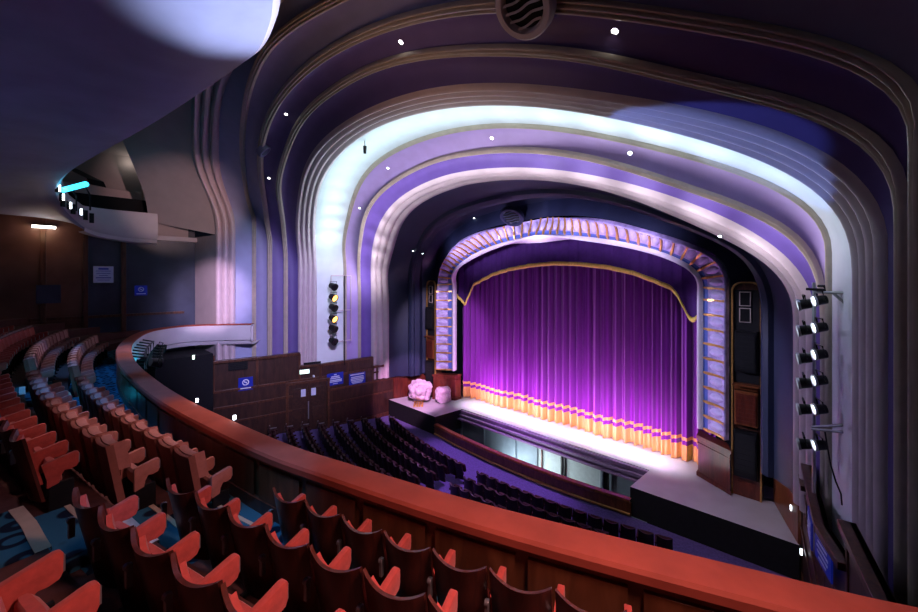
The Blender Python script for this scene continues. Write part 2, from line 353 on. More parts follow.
# ---------------------------------------------------------------- stage, aprons, pit
mb = MB(); mb.prism([(-9.6, 3), (-9.6, -.05), (-8.2, -.6), (-5.39, -1.03), (4.3, -1.03), (5.55, -1.03), (8.2, -.6), (9.6, -.05), (9.6, 3)], -.22, 0, 0)
struct(mb.build('stage_floor', M['stage'], bevel=.01), 'pale boarded stage floor in front of the curtain', 'floor')
mb = MB(); mb.prism([(-9.4, -.40), (-10.24, -3.06), (-5.64, -3.09), (-5.40, -1.03), (-8.1, -.62)], -1.1, .01, 1, 0)
struct(mb.build('stage_apron', [M['stage'], M['black']]), 'pale side apron with black front under the sheeted bundle', 'floor')
mb = MB(); mb.prism([(5.40, -1.03), (5.29, -2.94), (10.16, -2.76), (9.42, -.40), (8.1, -.62)], -1.1, .012, 1, 0)
struct(mb.build('stage_apron', [M['stage'], M['black']]), 'pale side apron with black front on the near side of the pit', 'floor')
mb = MB(); mb.box((-.05, -1.17, -.30), (10.8, .28, .12)); mb.box((-.05, -1.10, -.14), (10.8, .14, .2)); mb.box((-.05, -1.26, -.50), (10.8, .30, .10)); mb.box((-.05, -1.12, -.45), (10.8, .2, .4))
struct(mb.build('stage_edge', M['ledge'], bevel=.012), 'stepped purple ledge along the front of the stage', 'trim')
pit = struct(empty('pit_wall', (0, -1.0, -2.6)), 'panelled back wall of the orchestra pit below the stage', 'wall')
def pitx(u): return onY(u, 440, -1.0)[0]
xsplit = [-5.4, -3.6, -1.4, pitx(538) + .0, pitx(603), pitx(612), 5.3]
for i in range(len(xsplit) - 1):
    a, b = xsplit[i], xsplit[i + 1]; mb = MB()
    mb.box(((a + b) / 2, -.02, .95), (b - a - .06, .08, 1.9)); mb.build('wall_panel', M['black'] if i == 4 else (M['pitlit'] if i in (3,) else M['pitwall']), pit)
    mb = MB(); mb.box((a, -.1, .95), (.10, .14, 1.9)); mb.build('post', M['pitwall'], pit, bevel=.01)
for u in (543, 563, 566):
    mb = MB(); mb.box((pitx(u), -.12, .95), (.07, .08, 1.9)); mb.build('post', M['redwood'] if u == 543 else M['blackm'], pit)
mb = MB(); mb.box((0, -2.2, -2.65), (11.2, 2.6, .1)); struct(mb.build('pit_floor', M['black']), 'dark floor of the orchestra pit', 'floor')
prx = [(-5.66, -3.02), (-4.2, -3.25), (-2.41, -3.40), (-.6, -3.48), (1.05, -3.45), (3.0, -3.36), (4.5, -3.18), (5.35, -3.02)]
ptx = np.linspace(-5.66, 5.35, 40); pty = np.interp(ptx, [p[0] for p in prx], [p[1] for p in prx])
k_ = np.ones(5) / 5; pty = np.convolve(np.pad(pty, 2, 'edge'), k_, 'valid')
pr_ = empty('pit_rail', (0, -3.4, -1.05)); tag(pr_, 'curved polished wooden rail around the orchestra pit', 'rail')
def along(prof): return [[(x, y + 3.4 + a, z + 1.05) for x, y in zip(ptx, pty)] for a, z in prof]
mb = MB(); mb.grid(along([(-.06, -1.02), (-.08, -.55), (.08, -.55), (.08, -2.5)])); mb.build('front_panel', M['oak'], pr_, smooth=True)
mb = MB(); mb.grid(along([(-.10, -.55), (-.13, -.48), (-.10, -.40), (.14, -.40), (.14, -.55)])); mb.build('capping', M['oak'], pr_, smooth=True)
mb = MB(); mb.grid(along([(-.06, -1.0), (-.12, -.98), (-.12, -.93), (-.06, -.91)])); tag(mb.build('base_strip', M['goldm'], pr_, smooth=True), 'brass strip at the foot')

# ---------------------------------------------------------------- stalls floor
def rst(x, y): return math.hypot(x, y - 19.7)
def zst(x, y): return -1.05 + .075 * max(0, rst(x, y) - 25.2)
front = [(-11.4, -3.0), (-10.0, -3.06)] + [(x, y - .03) for x, y in zip(ptx, pty)] + [(10.0, -2.8), (11.4, -2.8)]
mb = MB(); rows = []
for t in np.linspace(0, 1, 30):
    rows.append([(x * (1 + .25 * t), y + (-21 - y) * t, zst(x, y + (-21 - y) * t)) for x, y in front])
mb.grid(rows); struct(mb.build('floor', M['carpetb']), 'dark carpeted stalls floor', 'floor')

# ---------------------------------------------------------------- dado walls of the stalls
feet = {k: (AR[k][0] * HS, AR[k][1] * HS) for k in AR}
def dado(side, name, label):
    s = -1 if side == 'left' else 1
    P = [(9.5, -.35), (10.28, -2.75), (feet['R_out'][0] - .12, -4.2), (feet['C_in'][0] - .42, -7.55), (feet['C_out'][0] - .42, -8.65), (feet['D3'][0] - .4, -10.8), (feet['E_out'][0] - .45, -12.75), (13.0, -15.0)]
    H = [2.4, 2.4, 3.02, 3.05, 3.8, 3.82, 4.2]
    root = struct(empty(name, (s * 11, -7, -1.1)), label, 'wall')
    def blk(p, q, z0, z1, th, m, nm):
        d = np.array(q) - np.array(p); L = np.linalg.norm(d); d /= L; nrm = np.array([-d[1], d[0]]); nrm = nrm if nrm[0] < 0 else -nrm
        c = (np.array(p) + np.array(q)) / 2 + nrm * (th / 2 - .05)
        mb = MB(); mb.box((s * c[0] - s * 11, c[1] + 7, (z0 + z1) / 2 + 1.1), (L, th, z1 - z0), 0, math.atan2(s * d[1] * 1.0, d[0]) if s > 0 else math.atan2(d[1], -d[0])); return mb.build(nm, m, root, bevel=.012)
    for i, h in enumerate(H):
        p, q = P[i], P[i + 1]
        blk(p, q, -1.3, h, .10, M['paneld'], 'wood_panelling')
        blk(p, q, h - .14, h, .24, M['panel'], 'top_rail'); blk(p, q, 2.15 if h > 2.5 else 1.9, 2.27 if h > 2.5 else 2.02, .14, M['panel'], 'panel_rail')
        blk(p, q, 1.3, 1.42, .14, M['panel'], 'panel_rail'); blk(p, q, .50, .60, .14, M['panel'], 'panel_rail')
        blk(p, q, -1.3, -.8, .14, M['panel'], 'plinth_board')
        L = math.hypot(q[0] - p[0], q[1] - p[1]); n = max(1, int(L / 1.3))
        for j in range(n + 1):
            t = j / n; c = (p[0] + (q[0] - p[0]) * t, p[1] + (q[1] - p[1]) * t); d = ((q[0] - p[0]) / L * .06, (q[1] - p[1]) / L * .06)
            blk((c[0] - d[0], c[1] - d[1]), (c[0] + d[0], c[1] + d[1]), 2.2 if h > 2.5 else 1.42, h - .1, .13, M['panel'], 'stile')
    return P
DP = dado('left', 'wall_left', 'dark panelled dado below the far side of the arches')
dado('right', 'wall_right', 'dark panelled dado below the near side of the arches')
# plain wall behind the sides of the stage towers
for s, nm in ((-1, 'left'), (1, 'right')):
    mb = MB(); mb.box((s * 9.7, .9, 4), (1.6, .2, 10)); struct(mb.build('wall_stage_' + nm, M['navy']), 'navy wall beside the stage tower, %s' % ('far side' if s < 0 else 'near side'), 'wall')

# ---------------------------------------------------------------- stage towers with their loudspeakers
def loudspeaker(c, w, h, d, label, woody=False):
    t = empty('loudspeaker', (c[0], c[1], c[2])); tag(t, label, 'loudspeaker', 'loudspeakers in the stage towers')
    mb = MB(); mb.box((0, 0, h / 2), (w, d, h)); mb.build('cabinet', M['oak' if woody else 'blackm'], t, bevel=.02)
    mb = MB(); mb.box((0, -d / 2 - .01, h * .5), (w * .84, .03, h * .86))
    for i in range(7): mb.box((0, -d / 2 - .03, h * (.14 + .12 * i)), (w * .8, .02, h * .03))
    mb.build('grille', M['redwood' if woody else 'black'], t)
for s, nm in ((-1, 'far'), (1, 'near')):
    cx = s * 8.62; w = .9; top = 7.9
    t = empty('stage_tower', (cx, -.38, 0)); struct(tag(t, 'tall round-topped tower on the %s side of the proscenium frame' % nm, 'tower'), 'tall round-topped tower on the %s side of the proscenium frame' % nm, 'tower')
    def outline(k, r0=.3):
        a = w / 2 - k; pts = [(-a, 0), (-a, top - k - r0)]
        pts += [(-a + r0 - r0 * math.cos(q), top - k - r0 + r0 * math.sin(q)) for q in np.linspace(0, math.pi / 2, 6)[1:]]
        return pts + [(-x, z) for x, z in pts[::-1]]
    mb = MB(); mb.extr(outline(.0), 'y', -.30, .2); mb.build('cabinet', M['panel'], t)
    mb = MB(); o1, o2 = outline(0), outline(.05)
    mb.grid([[(x, -.29, z) for x, z in o1], [(x, -.40, z) for x, z in o1], [(x, -.40, z) for x, z in o2], [(x, -.29, z) for x, z in o2]])
    tag(mb.build('gilt_edge', M['goldm'], t), 'thin gilt edge')
    mb = MB(); mb.box((0, -.31, 5.9), (.74, .04, 3.4)); mb.build('upper_panel', M['black'], t)
    for z in (7.35, 6.75):
        mb = MB()
        for dx, dz, ww, hh in ((-.16, 0, .03, .5), (.16, 0, .03, .5), (0, -.25, .35, .03), (0, .25, .35, .03)): mb.box((-.04 + dx, -.345, z + dz - .08), (ww, .03, hh))
        f_ = mb.build('window_frame', M['gilt'], t)
        mb = MB(); mb.box((-.04, -.335, z - .08), (.3, .02, .48)); mb.build('pane', M['blackm'], f_)
    mb = MB(); mb.box((0, -.45, 4.12), (.8, .3, .06)); mb.box((0, -.36, 4.0), (.7, .1, .12)); mb.build('ledge', M['oak'], t, bevel=.015)
    mb = MB(); mb.box((0, -.33, .35), (.8, .06, .7)); mb.box((0, -.37, .35), (.5, .03, .4)); mb.build('base_panel', M['redwood'], t, bevel=.01)
    loudspeaker((cx, -0.80, 4.6), .66, 1.5, .22, 'black loudspeaker high in the stage tower on the %s side' % nm)
    loudspeaker((cx, -0.78, 2.65), .70, 1.25, .18, 'brown slatted loudspeaker mid-height in the stage tower on the %s side' % nm, True)
    loudspeaker((cx, -0.82, .78), .68, 1.7, .26, 'black loudspeaker low in the stage tower on the %s side' % nm)
# brown splay panel between the near tower and the dado
mb = MB(); mb.prism([(9.36, -.40), (10.12, -2.72), (10.2, -2.72), (9.44, -.40)], .02, 2.25); struct(mb.build('side_panel', M['oak'], bevel=.01), 'reddish wooden side panel at the edge of the near stage apron', 'panel')
mb = MB(); mb.prism([(-9.36, -.40), (-10.12, -2.72), (-10.2, -2.72), (-9.44, -.40)], .02, 2.25); struct(mb.build('side_panel', M['redwood'], bevel=.01), 'reddish wooden side panel at the edge of the far stage apron', 'panel')

# ---------------------------------------------------------------- round ventilators and downlights set into the arches
def frame_at(P, nrm):
    z = Vector(nrm).normalized(); x = Vector((1, 0, 0)) - z * z.x; x.normalize(); y = z.cross(x)
    m = Matrix((x, y, z)).transposed().to_4x4(); m.translation = Vector(P); return m
dg = None
def hit(u, v, skip=0.):
    global dg
    if dg is None:
        bpy.context.view_layer.update(); dg = bpy.context.evaluated_depsgraph_get()
    d = Vector(ray(u, v)); d.normalize()
    ok, loc, nr, _, ob, _ = bpy.context.scene.ray_cast(dg, Vector(CAM) + d * skip, d)
    if not ok: return None, None, None
    if nr.dot(d) > 0: nr = -nr
    return loc, nr, ob
HITS = {}
for key, u, v in [('dl%d' % i, *p) for i, p in enumerate([(401, 42), (615, 31), (286, 114), (269, 178), (492, 138), (630, 153), (388, 168), (359.6, 208), (413, 251), (422.5, 253.5), (720, 236), (474, 218)])] + [('v0', 512, 215), ('v1', 525, 9), ('v2', 263, 150), ('k0', 365, 141)]:
    HITS[key] = hit(u, v)
wh = ['dark violet band, upper left part', 'dark violet band near its crown', 'dark violet band, left shoulder', 'dark violet band above the far wall', 'lilac band near its crown', 'lilac band, right of the crown', 'lilac band, left shoulder', 'lilac band above the far lighting boom', 'navy hollow beside the far stage tower', 'navy hollow, inner one of a pair', 'navy hollow above the near tower', 'navy hollow left of the round vent']
for i in range(12):
    P, nr, ob = HITS['dl%d' % i]
    if P is None: continue
    r = .055 if i < 8 else .05
    t = bpy.data.objects.new('downlight', None); COL.objects.link(t); t.matrix_world = frame_at(P, nr); tag(t, 'small round downlight in the ' + wh[i], 'downlight', 'downlights in the arches')
    mb = MB(); c = 16
    mb.grid([[(q * math.cos(a), q * math.sin(a), h) for a in np.linspace(0, 2 * np.pi, c + 1)[:-1]] for q, h in ((r * 1.0, .0), (r * 1.35, .02), (r * 1.45, -.02))], 0, True); mb.build('rim', M['steel'], t, smooth=True)
    mb = MB(); mb.add([(r * math.cos(a), r * math.sin(a), .012) for a in np.linspace(0, 2 * np.pi, c + 1)[:-1]], [tuple(range(c))]); mb.build('lens', M['lampw'] if i < 5 else M['lampc'], t)
P1, nr1, ob1 = hit(520, 25); q = seen_at(P1); HITS['v1'] = (Vector(atd(525, 5, q[2] - .75)), nr1, ob1)
HITS['v0'] = (Vector(atd(512, 216.5, seen_at(CV['P_out'][65])[2] - .25)), Vector((.1, -.62, -.78)), None)
for key, r, lab, mm in (('v0', .62, 'round navy ventilator grille above the proscenium frame', 'navy'), ('v1', .53, 'large round plaster ventilator at the crown of the outer arch', 'wall'), ('v2', .28, 'small oval-looking ventilator on the far shoulder of the outer arch', 'slate')):
    P, nr, ob = HITS[key]
    if P is None: continue
    t = bpy.data.objects.new('ventilator', None); COL.objects.link(t); t.matrix_world = frame_at(P, nr); tag(t, lab, 'ventilator')
    mb = MB(); c = 36
    mb.grid([[(r * q * math.cos(a), r * q * math.sin(a), h) for a in np.linspace(0, 2 * np.pi, c + 1)[:-1]] for q, h in ((1.04, -.1), (1.04, .10), (.98, .14), (.80, .14), (.74, .10), (.70, .02))], 0, True); mb.build('rim', M[mm], t, smooth=True)
    mb = MB(); mb.add([(r * .74 * math.cos(a), r * .74 * math.sin(a), .015) for a in np.linspace(0, 2 * np.pi, c + 1)[:-1]], [tuple(range(c))]); mb.build('backing', M['dark'], t)
    mb = MB()
    for i in range(-2, 3):
        y = i * r * .27; hw = math.sqrt(max(0, (.72 * r) ** 2 - y * y))
        mb.grid([[(x, y + .03 * r * math.sin(x / r * 7) + o, h) for x in np.linspace(-hw, hw, 12)] for o, h in ((-.05 * r, .05), (-.03 * r, .11), (.04 * r, .08))])
    mb.build('louvre', M[mm], t)
P, nr, ob = HITS['k0']
if P is not None:
    P = P + nr * .25
    mb = MB(); mb.tube([(0, 0, .05), (0, 0, .28)], .015); mb.tube([(0, 0, .05), (0, 0, -.1), (0, 0, -.22)], .07, r1=.05); tag(mb.build('hanging_fixture', M['blackm'], smooth=True, loc=P), 'tiny dark fixture hanging by the white arch band', 'fixture')

# ---------------------------------------------------------------- plastic-sheeted bundle on the far apron
def lump(name, c, dims, seed, label, boxy):
    bm = bmesh.new(); bmesh.ops.create_icosphere(bm, subdivisions=4, radius=1.)
    rng = np.random.default_rng(seed); W = rng.normal(size=(10, 3)) * 2.4; ph = rng.uniform(0, 6.28, 10)
    for v in bm.verts:
        d = np.array(v.co); q = np.sign(d) * np.abs(d) ** (.55 if boxy else .8)
        k = 1 + .10 * sum(abs(math.sin(float(W[i] @ d) + ph[i])) - .6 for i in range(10)) * (.6 if boxy else 1)
        v.co = Vector((q[0] * dims[0] * k, q[1] * dims[1] * k, max(-.98, q[2]) * dims[2] * k))
    zmin = min(v.co.z for v in bm.verts)
    for v in bm.verts: v.co.z -= zmin
    me = bpy.data.meshes.new(name); bm.to_mesh(me); bm.free(); me.materials.append(M['sheet'])
    o = bpy.data.objects.new(name, me); COL.objects.link(o); o.location = c; o.rotation_euler = (0, 0, -.7); return tag(o, label, 'bundle')
lump('sheeted_bundle', (-8.45, -1.85, .02), (.74, .70, .60), 3, 'large rounded bundle under crumpled clear plastic on the far apron', False)
lump('sheeted_bundle', (-7.2, -.95, .02), (.42, .5, .46), 9, 'smaller boxy plastic-wrapped bundle at the right of the large one', True)
mb = MB()
for i in range(4): mb.box((i * .16, 0, .08), (.12, .7, .16))
o = mb.build('timber_crate', M['goldm'], bevel=.01); o.location = (-8.05, -2.62, .02); o.rotation_euler = (0, 0, .8); tag(o, 'small slatted timber crate at the foot of the plastic bundle', 'crate')

# ---------------------------------------------------------------- circle parapet
def smooth_curve(pts, n):
    P = np.array(pts, float); out = []
    for i in range(len(P) - 1):
        p0, p1, p2, p3 = P[max(i - 1, 0)], P[i], P[i + 1], P[min(i + 2, len(P) - 1)]
        for t in np.linspace(0, 1, 16, endpoint=False):
            out.append(.5 * (2 * p1 + (p2 - p0) * t + (2 * p0 - 5 * p1 + 4 * p2 - p3) * t * t + (3 * p1 - p0 - 3 * p2 + p3) * t ** 3))
    out.append(P[-1]); out = np.array(out)
    for _ in range(6): out[1:-1] = (out[:-2] + 2 * out[1:-1] + out[2:]) / 4
    s = np.concatenate([[0], np.cumsum(np.linalg.norm(np.diff(out, axis=0), axis=1))]); q = np.linspace(0, s[-1], n)
    return np.stack([np.interp(q, s, out[:, k]) for k in range(2)], 1)
RAILPTS = [(13.2, -12.6), (12.4, -13.2), (11.26, -13.86), (10.35, -14.23), (8.84, -14.82), (7.81, -15.17), (6.38, -15.58), (5.04, -15.92), (2.22, -16.36), (-.18, -16.57), (-3.4, -16.66), (-6.56, -16.46), (-9.2, -15.98), (-11.28, -15.30), (-12.2, -14.5), (-12.45, -13.6), (-11.95, -12.6), (-11.4, -11.9), (-10.9, -11.25)]
RC = smooth_curve(RAILPTS, 260)
tg = np.gradient(RC, axis=0); tg /= np.linalg.norm(tg, axis=1)[:, None]
RN = np.stack([-tg[:, 1], tg[:, 0]], 1); RN *= -1          # towards the back of the house
if RN[100][1] > 0: RN *= -1
def offc(d): return RC + RN * (d[:, None] if isinstance(d, np.ndarray) else d)
DX1 = np.interp(RC[:, 0], [-10.5, -3, 5, 6.4], [1.50, 1.23, .94, .88]); DSP = np.interp(RC[:, 0], [-10.5, -3, 5, 6.4], [.83, .76, .69, .75])
ZR = 5.65
def sweep(prof, a=0, b=None): return [[(p[0], p[1], z) for p in offc(d)[a:b]] for d, z in prof]
pa = empty('circle_parapet', (0, -16.5, 4.4)); struct(pa, 'curved front of the circle with red padded rail and dark panelled inside', 'parapet')
def psw(name, prof, m, a=0, b=None):
    mb = MB(); mb.grid([[(x, y + 16.5, z - 4.4) for x, y, z in r] for r in sweep(prof, a, b)]); return mb.build(name, m, pa, smooth=True)
psw('padded_rail', [(.0, ZR - .05), (-.012, ZR - .03), (.0, ZR - .01), (.03, ZR), (.20, ZR + .012), (.36, ZR), (.385, ZR - .03), (.385, ZR - .10), (.33, ZR - .13)], M['rail'])
psw('inner_panelling', [(.33, ZR - .13), (.33, 4.75)], M['parapet'])
psw('skirting', [(.33, 5.0), (.36, 4.98), (.36, 4.72)], M['panel'])
psw('front_face', [(.02, ZR - .045), (-.02, ZR - .3), (-.06, ZR - .62), (-.02, ZR - .82), (.10, ZR - .86), (.12, ZR - 1.0), (.16, ZR - 1.06), (.5, ZR - 1.1), (1.4, ZR - 1.0)], M['front'])
for i in range(20, 215, 8):                                    # raised panels on the inside of the parapet
    mb = MB(); mb.grid([[(p[0], p[1] + 16.5, z - 4.4) for p in offc(d)[i:i + 8]] for d, z in ((.33, 4.98), (.352, 4.995), (.352, ZR - .19), (.33, ZR - .175))]); mb.build('panel', M['parapet'], pa)
mb = MB(); mb.add([(RC[-1] + RN[-1] * d + np.array([-RN[-1][1], RN[-1][0]]) * e_).tolist() + [z - 4.4] for d, e_, z in ((-.06, 0, ZR - .02), (.36, 0, ZR - .02), (.36, 0, ZR - .9), (-.06, 0, ZR - .9), (.1, .18, ZR - .5))], [(0, 1, 4), (1, 2, 4), (2, 3, 4), (3, 0, 4)])
mb.v = [(x, y + 16.5, z) for x, y, z in mb.v]; mb.build('end_cap', M['front'], pa)
# ---------------------------------------------------------------- circle floor in tiers
TZ = lambda k: 4.8 + .3 * (k - 1)
def tier_end(k): return DX1 + .10 + DSP * (k - 1)
mb = MB(); d0 = DX1 * 0 + .33
for k in range(1, 12):
    d1 = tier_end(k); A_, B_ = offc(d0)[:235], offc(d1)[:235]
    mb.grid([[(p[0], p[1], TZ(k)) for p in A_], [(p[0], p[1], TZ(k)) for p in B_]], 2 if k == 1 else 0)
    mb.grid([[(p[0], p[1], TZ(k)) for p in B_], [(p[0], p[1], TZ(k + 1)) for p in B_]], 1); d0 = d1
struct(mb.build('circle_floor', [M['tier'], M['riser'], M['carpet']]), 'stepped circle floor with ring-patterned carpet along the front', 'floor')
# ---------------------------------------------------------------- seats of the circle
def shell_rows(hw, zb, top, off_, dip, bow, th, nx=13, nz=9, tilt=.2):
    us = np.linspace(-1, 1, nx); rows = []
    def pt(u, t, o):
        zt = top - dip * (1 - abs(u) ** 2.2); z = zb + (zt - zb) * t
        return (hw * u, -bow * (1 - u * u) + (top - z) * tilt + o, z)
    fr = [[pt(u, t, off_) for u in us] for t in np.linspace(0, 1, nz)]; bk = [[pt(u, t, off_ - th) for u in us] for t in np.linspace(1, 0, nz)]
    return fr + bk + [fr[0]]
def caps(mb, rows):
    o = len(mb.v); mb.grid(rows); n = len(rows[0])
    for j in (0, n - 1):
        loop = [o + i * n + j for i in range(len(rows) - 1)]; mb.f.append(tuple(loop if j else loop[::-1])); mb.mi.append(0)
def cushion(name, m, par, hw, y, z, h, th, lean):
    mb = MB(); n = 8; rows = []
    for i in range(n):
        t = i / (n - 1); r = min(1, .55 + 1.9 * min(t, 1 - t) ** .6)
        ring = []
        for q in np.linspace(0, 2 * np.pi, 17)[:-1]:
            c_, s_ = math.cos(q), math.sin(q); X = hw * math.copysign(abs(c_) ** .35, c_); Y = th / 2 * r * math.copysign(abs(s_) ** .5, s_)
            ring.append((X, y + Y - lean * t * h, z + h * t))
        rows.append(ring)
    o = len(mb.v); mb.grid(rows, 0, True); mb.f += [tuple(range(o, o + 16))[::-1], tuple(range(o + 16 * (n - 1), o + 16 * n))]; mb.mi += [0, 0]
    return mb.build(name, m, par, smooth=True)
ARMP = [(.02, .40), (.02, .565), (.16, .585), (.37, .632), (.40, .628), (.408, .612), (.405, .50), (.39, .465), (.34, .45), (.29, .455), (.26, .40), (.25, .33), (.02, .30)]
def arm(par, x, m, kind='tub', strip=True):
    mb = MB(); mb.extr([(max(y, .15 if kind == 'pad' else (.15 if z < .5 else .11)), z) for y, z in ARMP], 'x', x - .029, x + .029); a = mb.build('arm', m, par, bevel=.011, smooth=True)
    if strip:
        mb = MB(); mb.box((x, .410, .548), (.04, .010, .10)); tag(mb.build('end_strip', M['steel'], a), 'pale metal end strip')
    return a
def leg(par, x, m):
    mb = MB(); mb.box((x, .27, .17), (.035, .20, .34)); mb.box((x, .26, .012), (.06, .30, .024)); return mb.build('leg', m, par, bevel=.006)
def proto_tub():
    t = empty('theatre_seat', (0, 0, 0))
    mb = MB(); caps(mb, shell_rows(.243, .16, .90, 0, .055, .07, .028)); mb.build('back_shell', M['shell'], t, smooth=True)
    mb = MB(); caps(mb, shell_rows(.206, .34, .83, .040, .05, .052, .036)); mb.build('back_cushion', M['red'], t, smooth=True)
    cushion('seat_cushion', M['red'], t, .20, .25, .30, .20, .10, .12)
    arm(t, -.2575, M['red']); leg(t, -.2575, M['blackm'])
    mb = MB(); mb.box((-.2575, -.035, .58), (.03, .04, .16)); mb.tube([(-.275, -.04, .64), (-.24, -.04, .64)], .026, 10); tag(mb.build('hinge_bracket', M['steel'], t, bevel=.004), 'grey metal bracket')
    return t
def proto_pad():
    t = empty('theatre_seat', (0, 0, 0))
    mb = MB(); caps(mb, shell_rows(.250, .16, .93, -.045, .012, .03, .05, tilt=.16)); mb.build('back_panel', M['brownfab'], t, smooth=True, bevel=.012)
    mb = MB(); caps(mb, shell_rows(.247, .64, .94, .060, .012, .03, .103, tilt=.16)); mb.build('back_cushion', M['rose'], t, smooth=True, bevel=.02)
    cushion('seat_cushion', M['rose'], t, .20, .25, .30, .20, .10, .12)
    arm(t, -.2575, M['rose'], 'pad'); leg(t, -.2575, M['blackm'])
    return t
def arc_walk(d):
    c = offc(d); s = np.concatenate([[0], np.cumsum(np.linalg.norm(np.diff(c, axis=0), axis=1))]); return c, s
def place(proto, first, d, s_, z):
    c, s = arc_walk(d); x = np.interp(s_, s, c[:, 0]); y = np.interp(s_, s, c[:, 1])
    nx, ny = np.interp(s_, s, RN[:, 0]), np.interp(s_, s, RN[:, 1])
    sp = seen_at((x, y, z + .7))
    if sp is None or not (-45 < sp[0] < 965 and sp[1] < 690) or sp[2] < .95: return None
    o = proto if first else copy_tree(proto)
    o.location = (x, y, z); o.rotation_euler = (0, 0, math.atan2(-ny, -nx) - math.pi / 2); return o
used = {'tub': False, 'pad': False}; PT = {'tub': proto_tub(), 'pad': proto_pad()}
BL = [('near', 6.38, 12.4, 1, 6), ('middle', 4.95, -1.9, -1, 7), ('far', -3.2, -10.6, -1, 7)]
PITCH = .515; ENDS = []
for bn, x0, x1, sg, nrow in BL:
    for k in range(1, nrow + 1):
        d = DX1 + DSP * (k - 1); c, s = arc_walk(d)
        xx = c[:, 0]; order = np.argsort(xx); s0 = np.interp(x0, xx[order], s[order]); s1 = np.interp(x1, xx[order], s[order])
        if bn == 'near' and k > 1: s0 = np.interp([6.0, 6.36, 7.0, 7.6, 8.2][k - 2], xx[order], s[order])
        if bn == 'middle' and k > 1: s0 = np.interp(4.72 if k == 2 else 4.65, xx[order], s[order])
        n = int(abs(s1 - s0) / PITCH); kind = 'pad' if bn != 'near' and k <= 2 else 'tub'
        for i in range(n):
            o = place(PT[kind], not used[kind], d, s0 + (s1 - s0) / abs(s1 - s0) * (i + .5) * PITCH, TZ(k))
            if o is None: continue
            used[kind] = True
            o['category'] = 'seat'; o['group'] = 'circle seats, %s block' % bn
            where = {'near': 'right of near aisle', 'middle': 'left of near aisle', 'far': 'beyond middle aisle'}[bn]
            o['label'] = '%s seat, %s from the aisle, %s circle row, %s' % ('rose plush' if kind == 'pad' else 'red plush', ordn(i), ordn(k - 1), where)
            if bn in ('middle', 'far') and i == 0: ENDS.append((o, kind))
for o, kind in ENDS:
    arm(o, .2575, M['rose' if kind == 'pad' else 'red'], kind); leg(o, .2575, M['blackm'])
# aisle steps: nosings and step lights
for nm, xa, xb, led in (('near', 4.95, 6.02, 0), ('middle', -3.15, -2.2, 1)):
    st = empty('aisle_steps', (0, 0, 0)); struct(st, 'steps of the %s circle aisle with pale nosings' % nm, 'steps')
    for k in range(1, 9):
        d = tier_end(k); c, s = arc_walk(d); xx = c[:, 0]; order = np.argsort(xx)
        sa, sb = np.interp(xa, xx[order], s[order]), np.interp(xb, xx[order], s[order]); q = np.linspace(sa, sb, 8)
        px_, py_ = np.interp(q, s, c[:, 0]), np.interp(q, s, c[:, 1]); nx_, ny_ = np.interp(q, s, RN[:, 0]), np.interp(q, s, RN[:, 1])
        def row(o, z): return [(a - b * o, c_ - e * o, z) for a, b, c_, e in zip(px_, nx_, py_, ny_)]
        mb = MB(); z = TZ(k + 1)
        caps(mb, [row(.34, z - .30), row(.34, z - .146), row(.0, z - .146), row(.0, z - .30), row(.34, z - .30)]); mb.build('half_step', M['carpet'], st)
        mb = MB(); mb.grid([row(.36, z - .18), row(.36, z - .138), row(.31, z - .138), row(.31, z - .15)]); mb.build('nosing', M['nosing'], st)
        mb = MB(); mb.grid([row(-.05, z + .006), row(-.51, z + .006)]); mb.build('runner', M['carpet'], st)
        mb = MB(); mb.grid([row(.02, z - .03), row(.02, z + .012), row(-.08, z + .012), row(-.08, z)]); mb.build('nosing', M['nosingw' if k % 2 == 0 else 'nosing'], st)
        if led:
            mb = MB(); mb.grid([row(.36, z - .21), row(.36, z - .14), row(.30, z - .14)]); mb.build('step_light', M['cyan'], st)
        elif k >= 4:
            mb = MB(); mb.grid([row(.025, z - .05), row(.025, z - .28)]); tag(mb.build('lit_riser', M['riser'], st))
        mb = MB(); mb.grid([row(.345, z - .30), row(.345, z - .15)]); mb.build('half_riser', M['riser'], st)

# ---------------------------------------------------------------- far side wall of the circle
EX = feet['E_out']
mb = MB(); mb.prism([(-EX[0], EX[1]), (-14.5, -12.99), (-14.5, -12.6), (-EX[0], EX[1] + .4)], -1, 10.3); struct(mb.build('wall_left', M['wall']), 'cream wall pier at the far end of the circle', 'wall')
sw = struct(empty('wall_side', (-14.6, -17, 4)), 'dark panelled side wall at the far end of the circle', 'wall')
def yu(u): return onX(u, 260, -14.5)[1]
edges = [195, 126, 121, 88, 83, 46, 40, -30]
for i in range(len(edges) - 1):
    a, b = yu(edges[i]), yu(edges[i + 1]); w = abs(a - b); post = i % 2 == 1
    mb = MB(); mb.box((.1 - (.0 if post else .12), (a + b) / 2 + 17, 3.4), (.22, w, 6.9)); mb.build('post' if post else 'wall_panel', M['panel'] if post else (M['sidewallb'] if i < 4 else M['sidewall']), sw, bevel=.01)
mb = MB(); mb.box((.16, -1.0, 2.2), (.08, 9, .12)); mb.build('rail', M['panel'], sw)
def wall_notice(u, v, w, h, label, kind):
    P = onX(u, v, -14.42); t = empty('wall_notice' if kind == 'paper' else 'no_smoking_sign', P); tag(t, label, 'notice' if kind == 'paper' else 'sign')
    if kind == 'paper':
        mb = MB(); mb.box((0, 0, 0), (.03, w, h)); mb.build('sheet', M['notice'], t)
        mb = MB()
        for i, (l, hh) in enumerate(((.5, .09), (.75, .03), (.7, .03), (.45, .03), (.75, .05), (.6, .03))): mb.box((.02, 0, h * (.34 - .135 * i)), (.008, w * l, h * hh))
        mb.build('printing', M['signb'], t)
    return t
wall_notice(103.5, 274.5, .72, .80, 'white printed notice on the blue-lit side wall panel', 'paper')
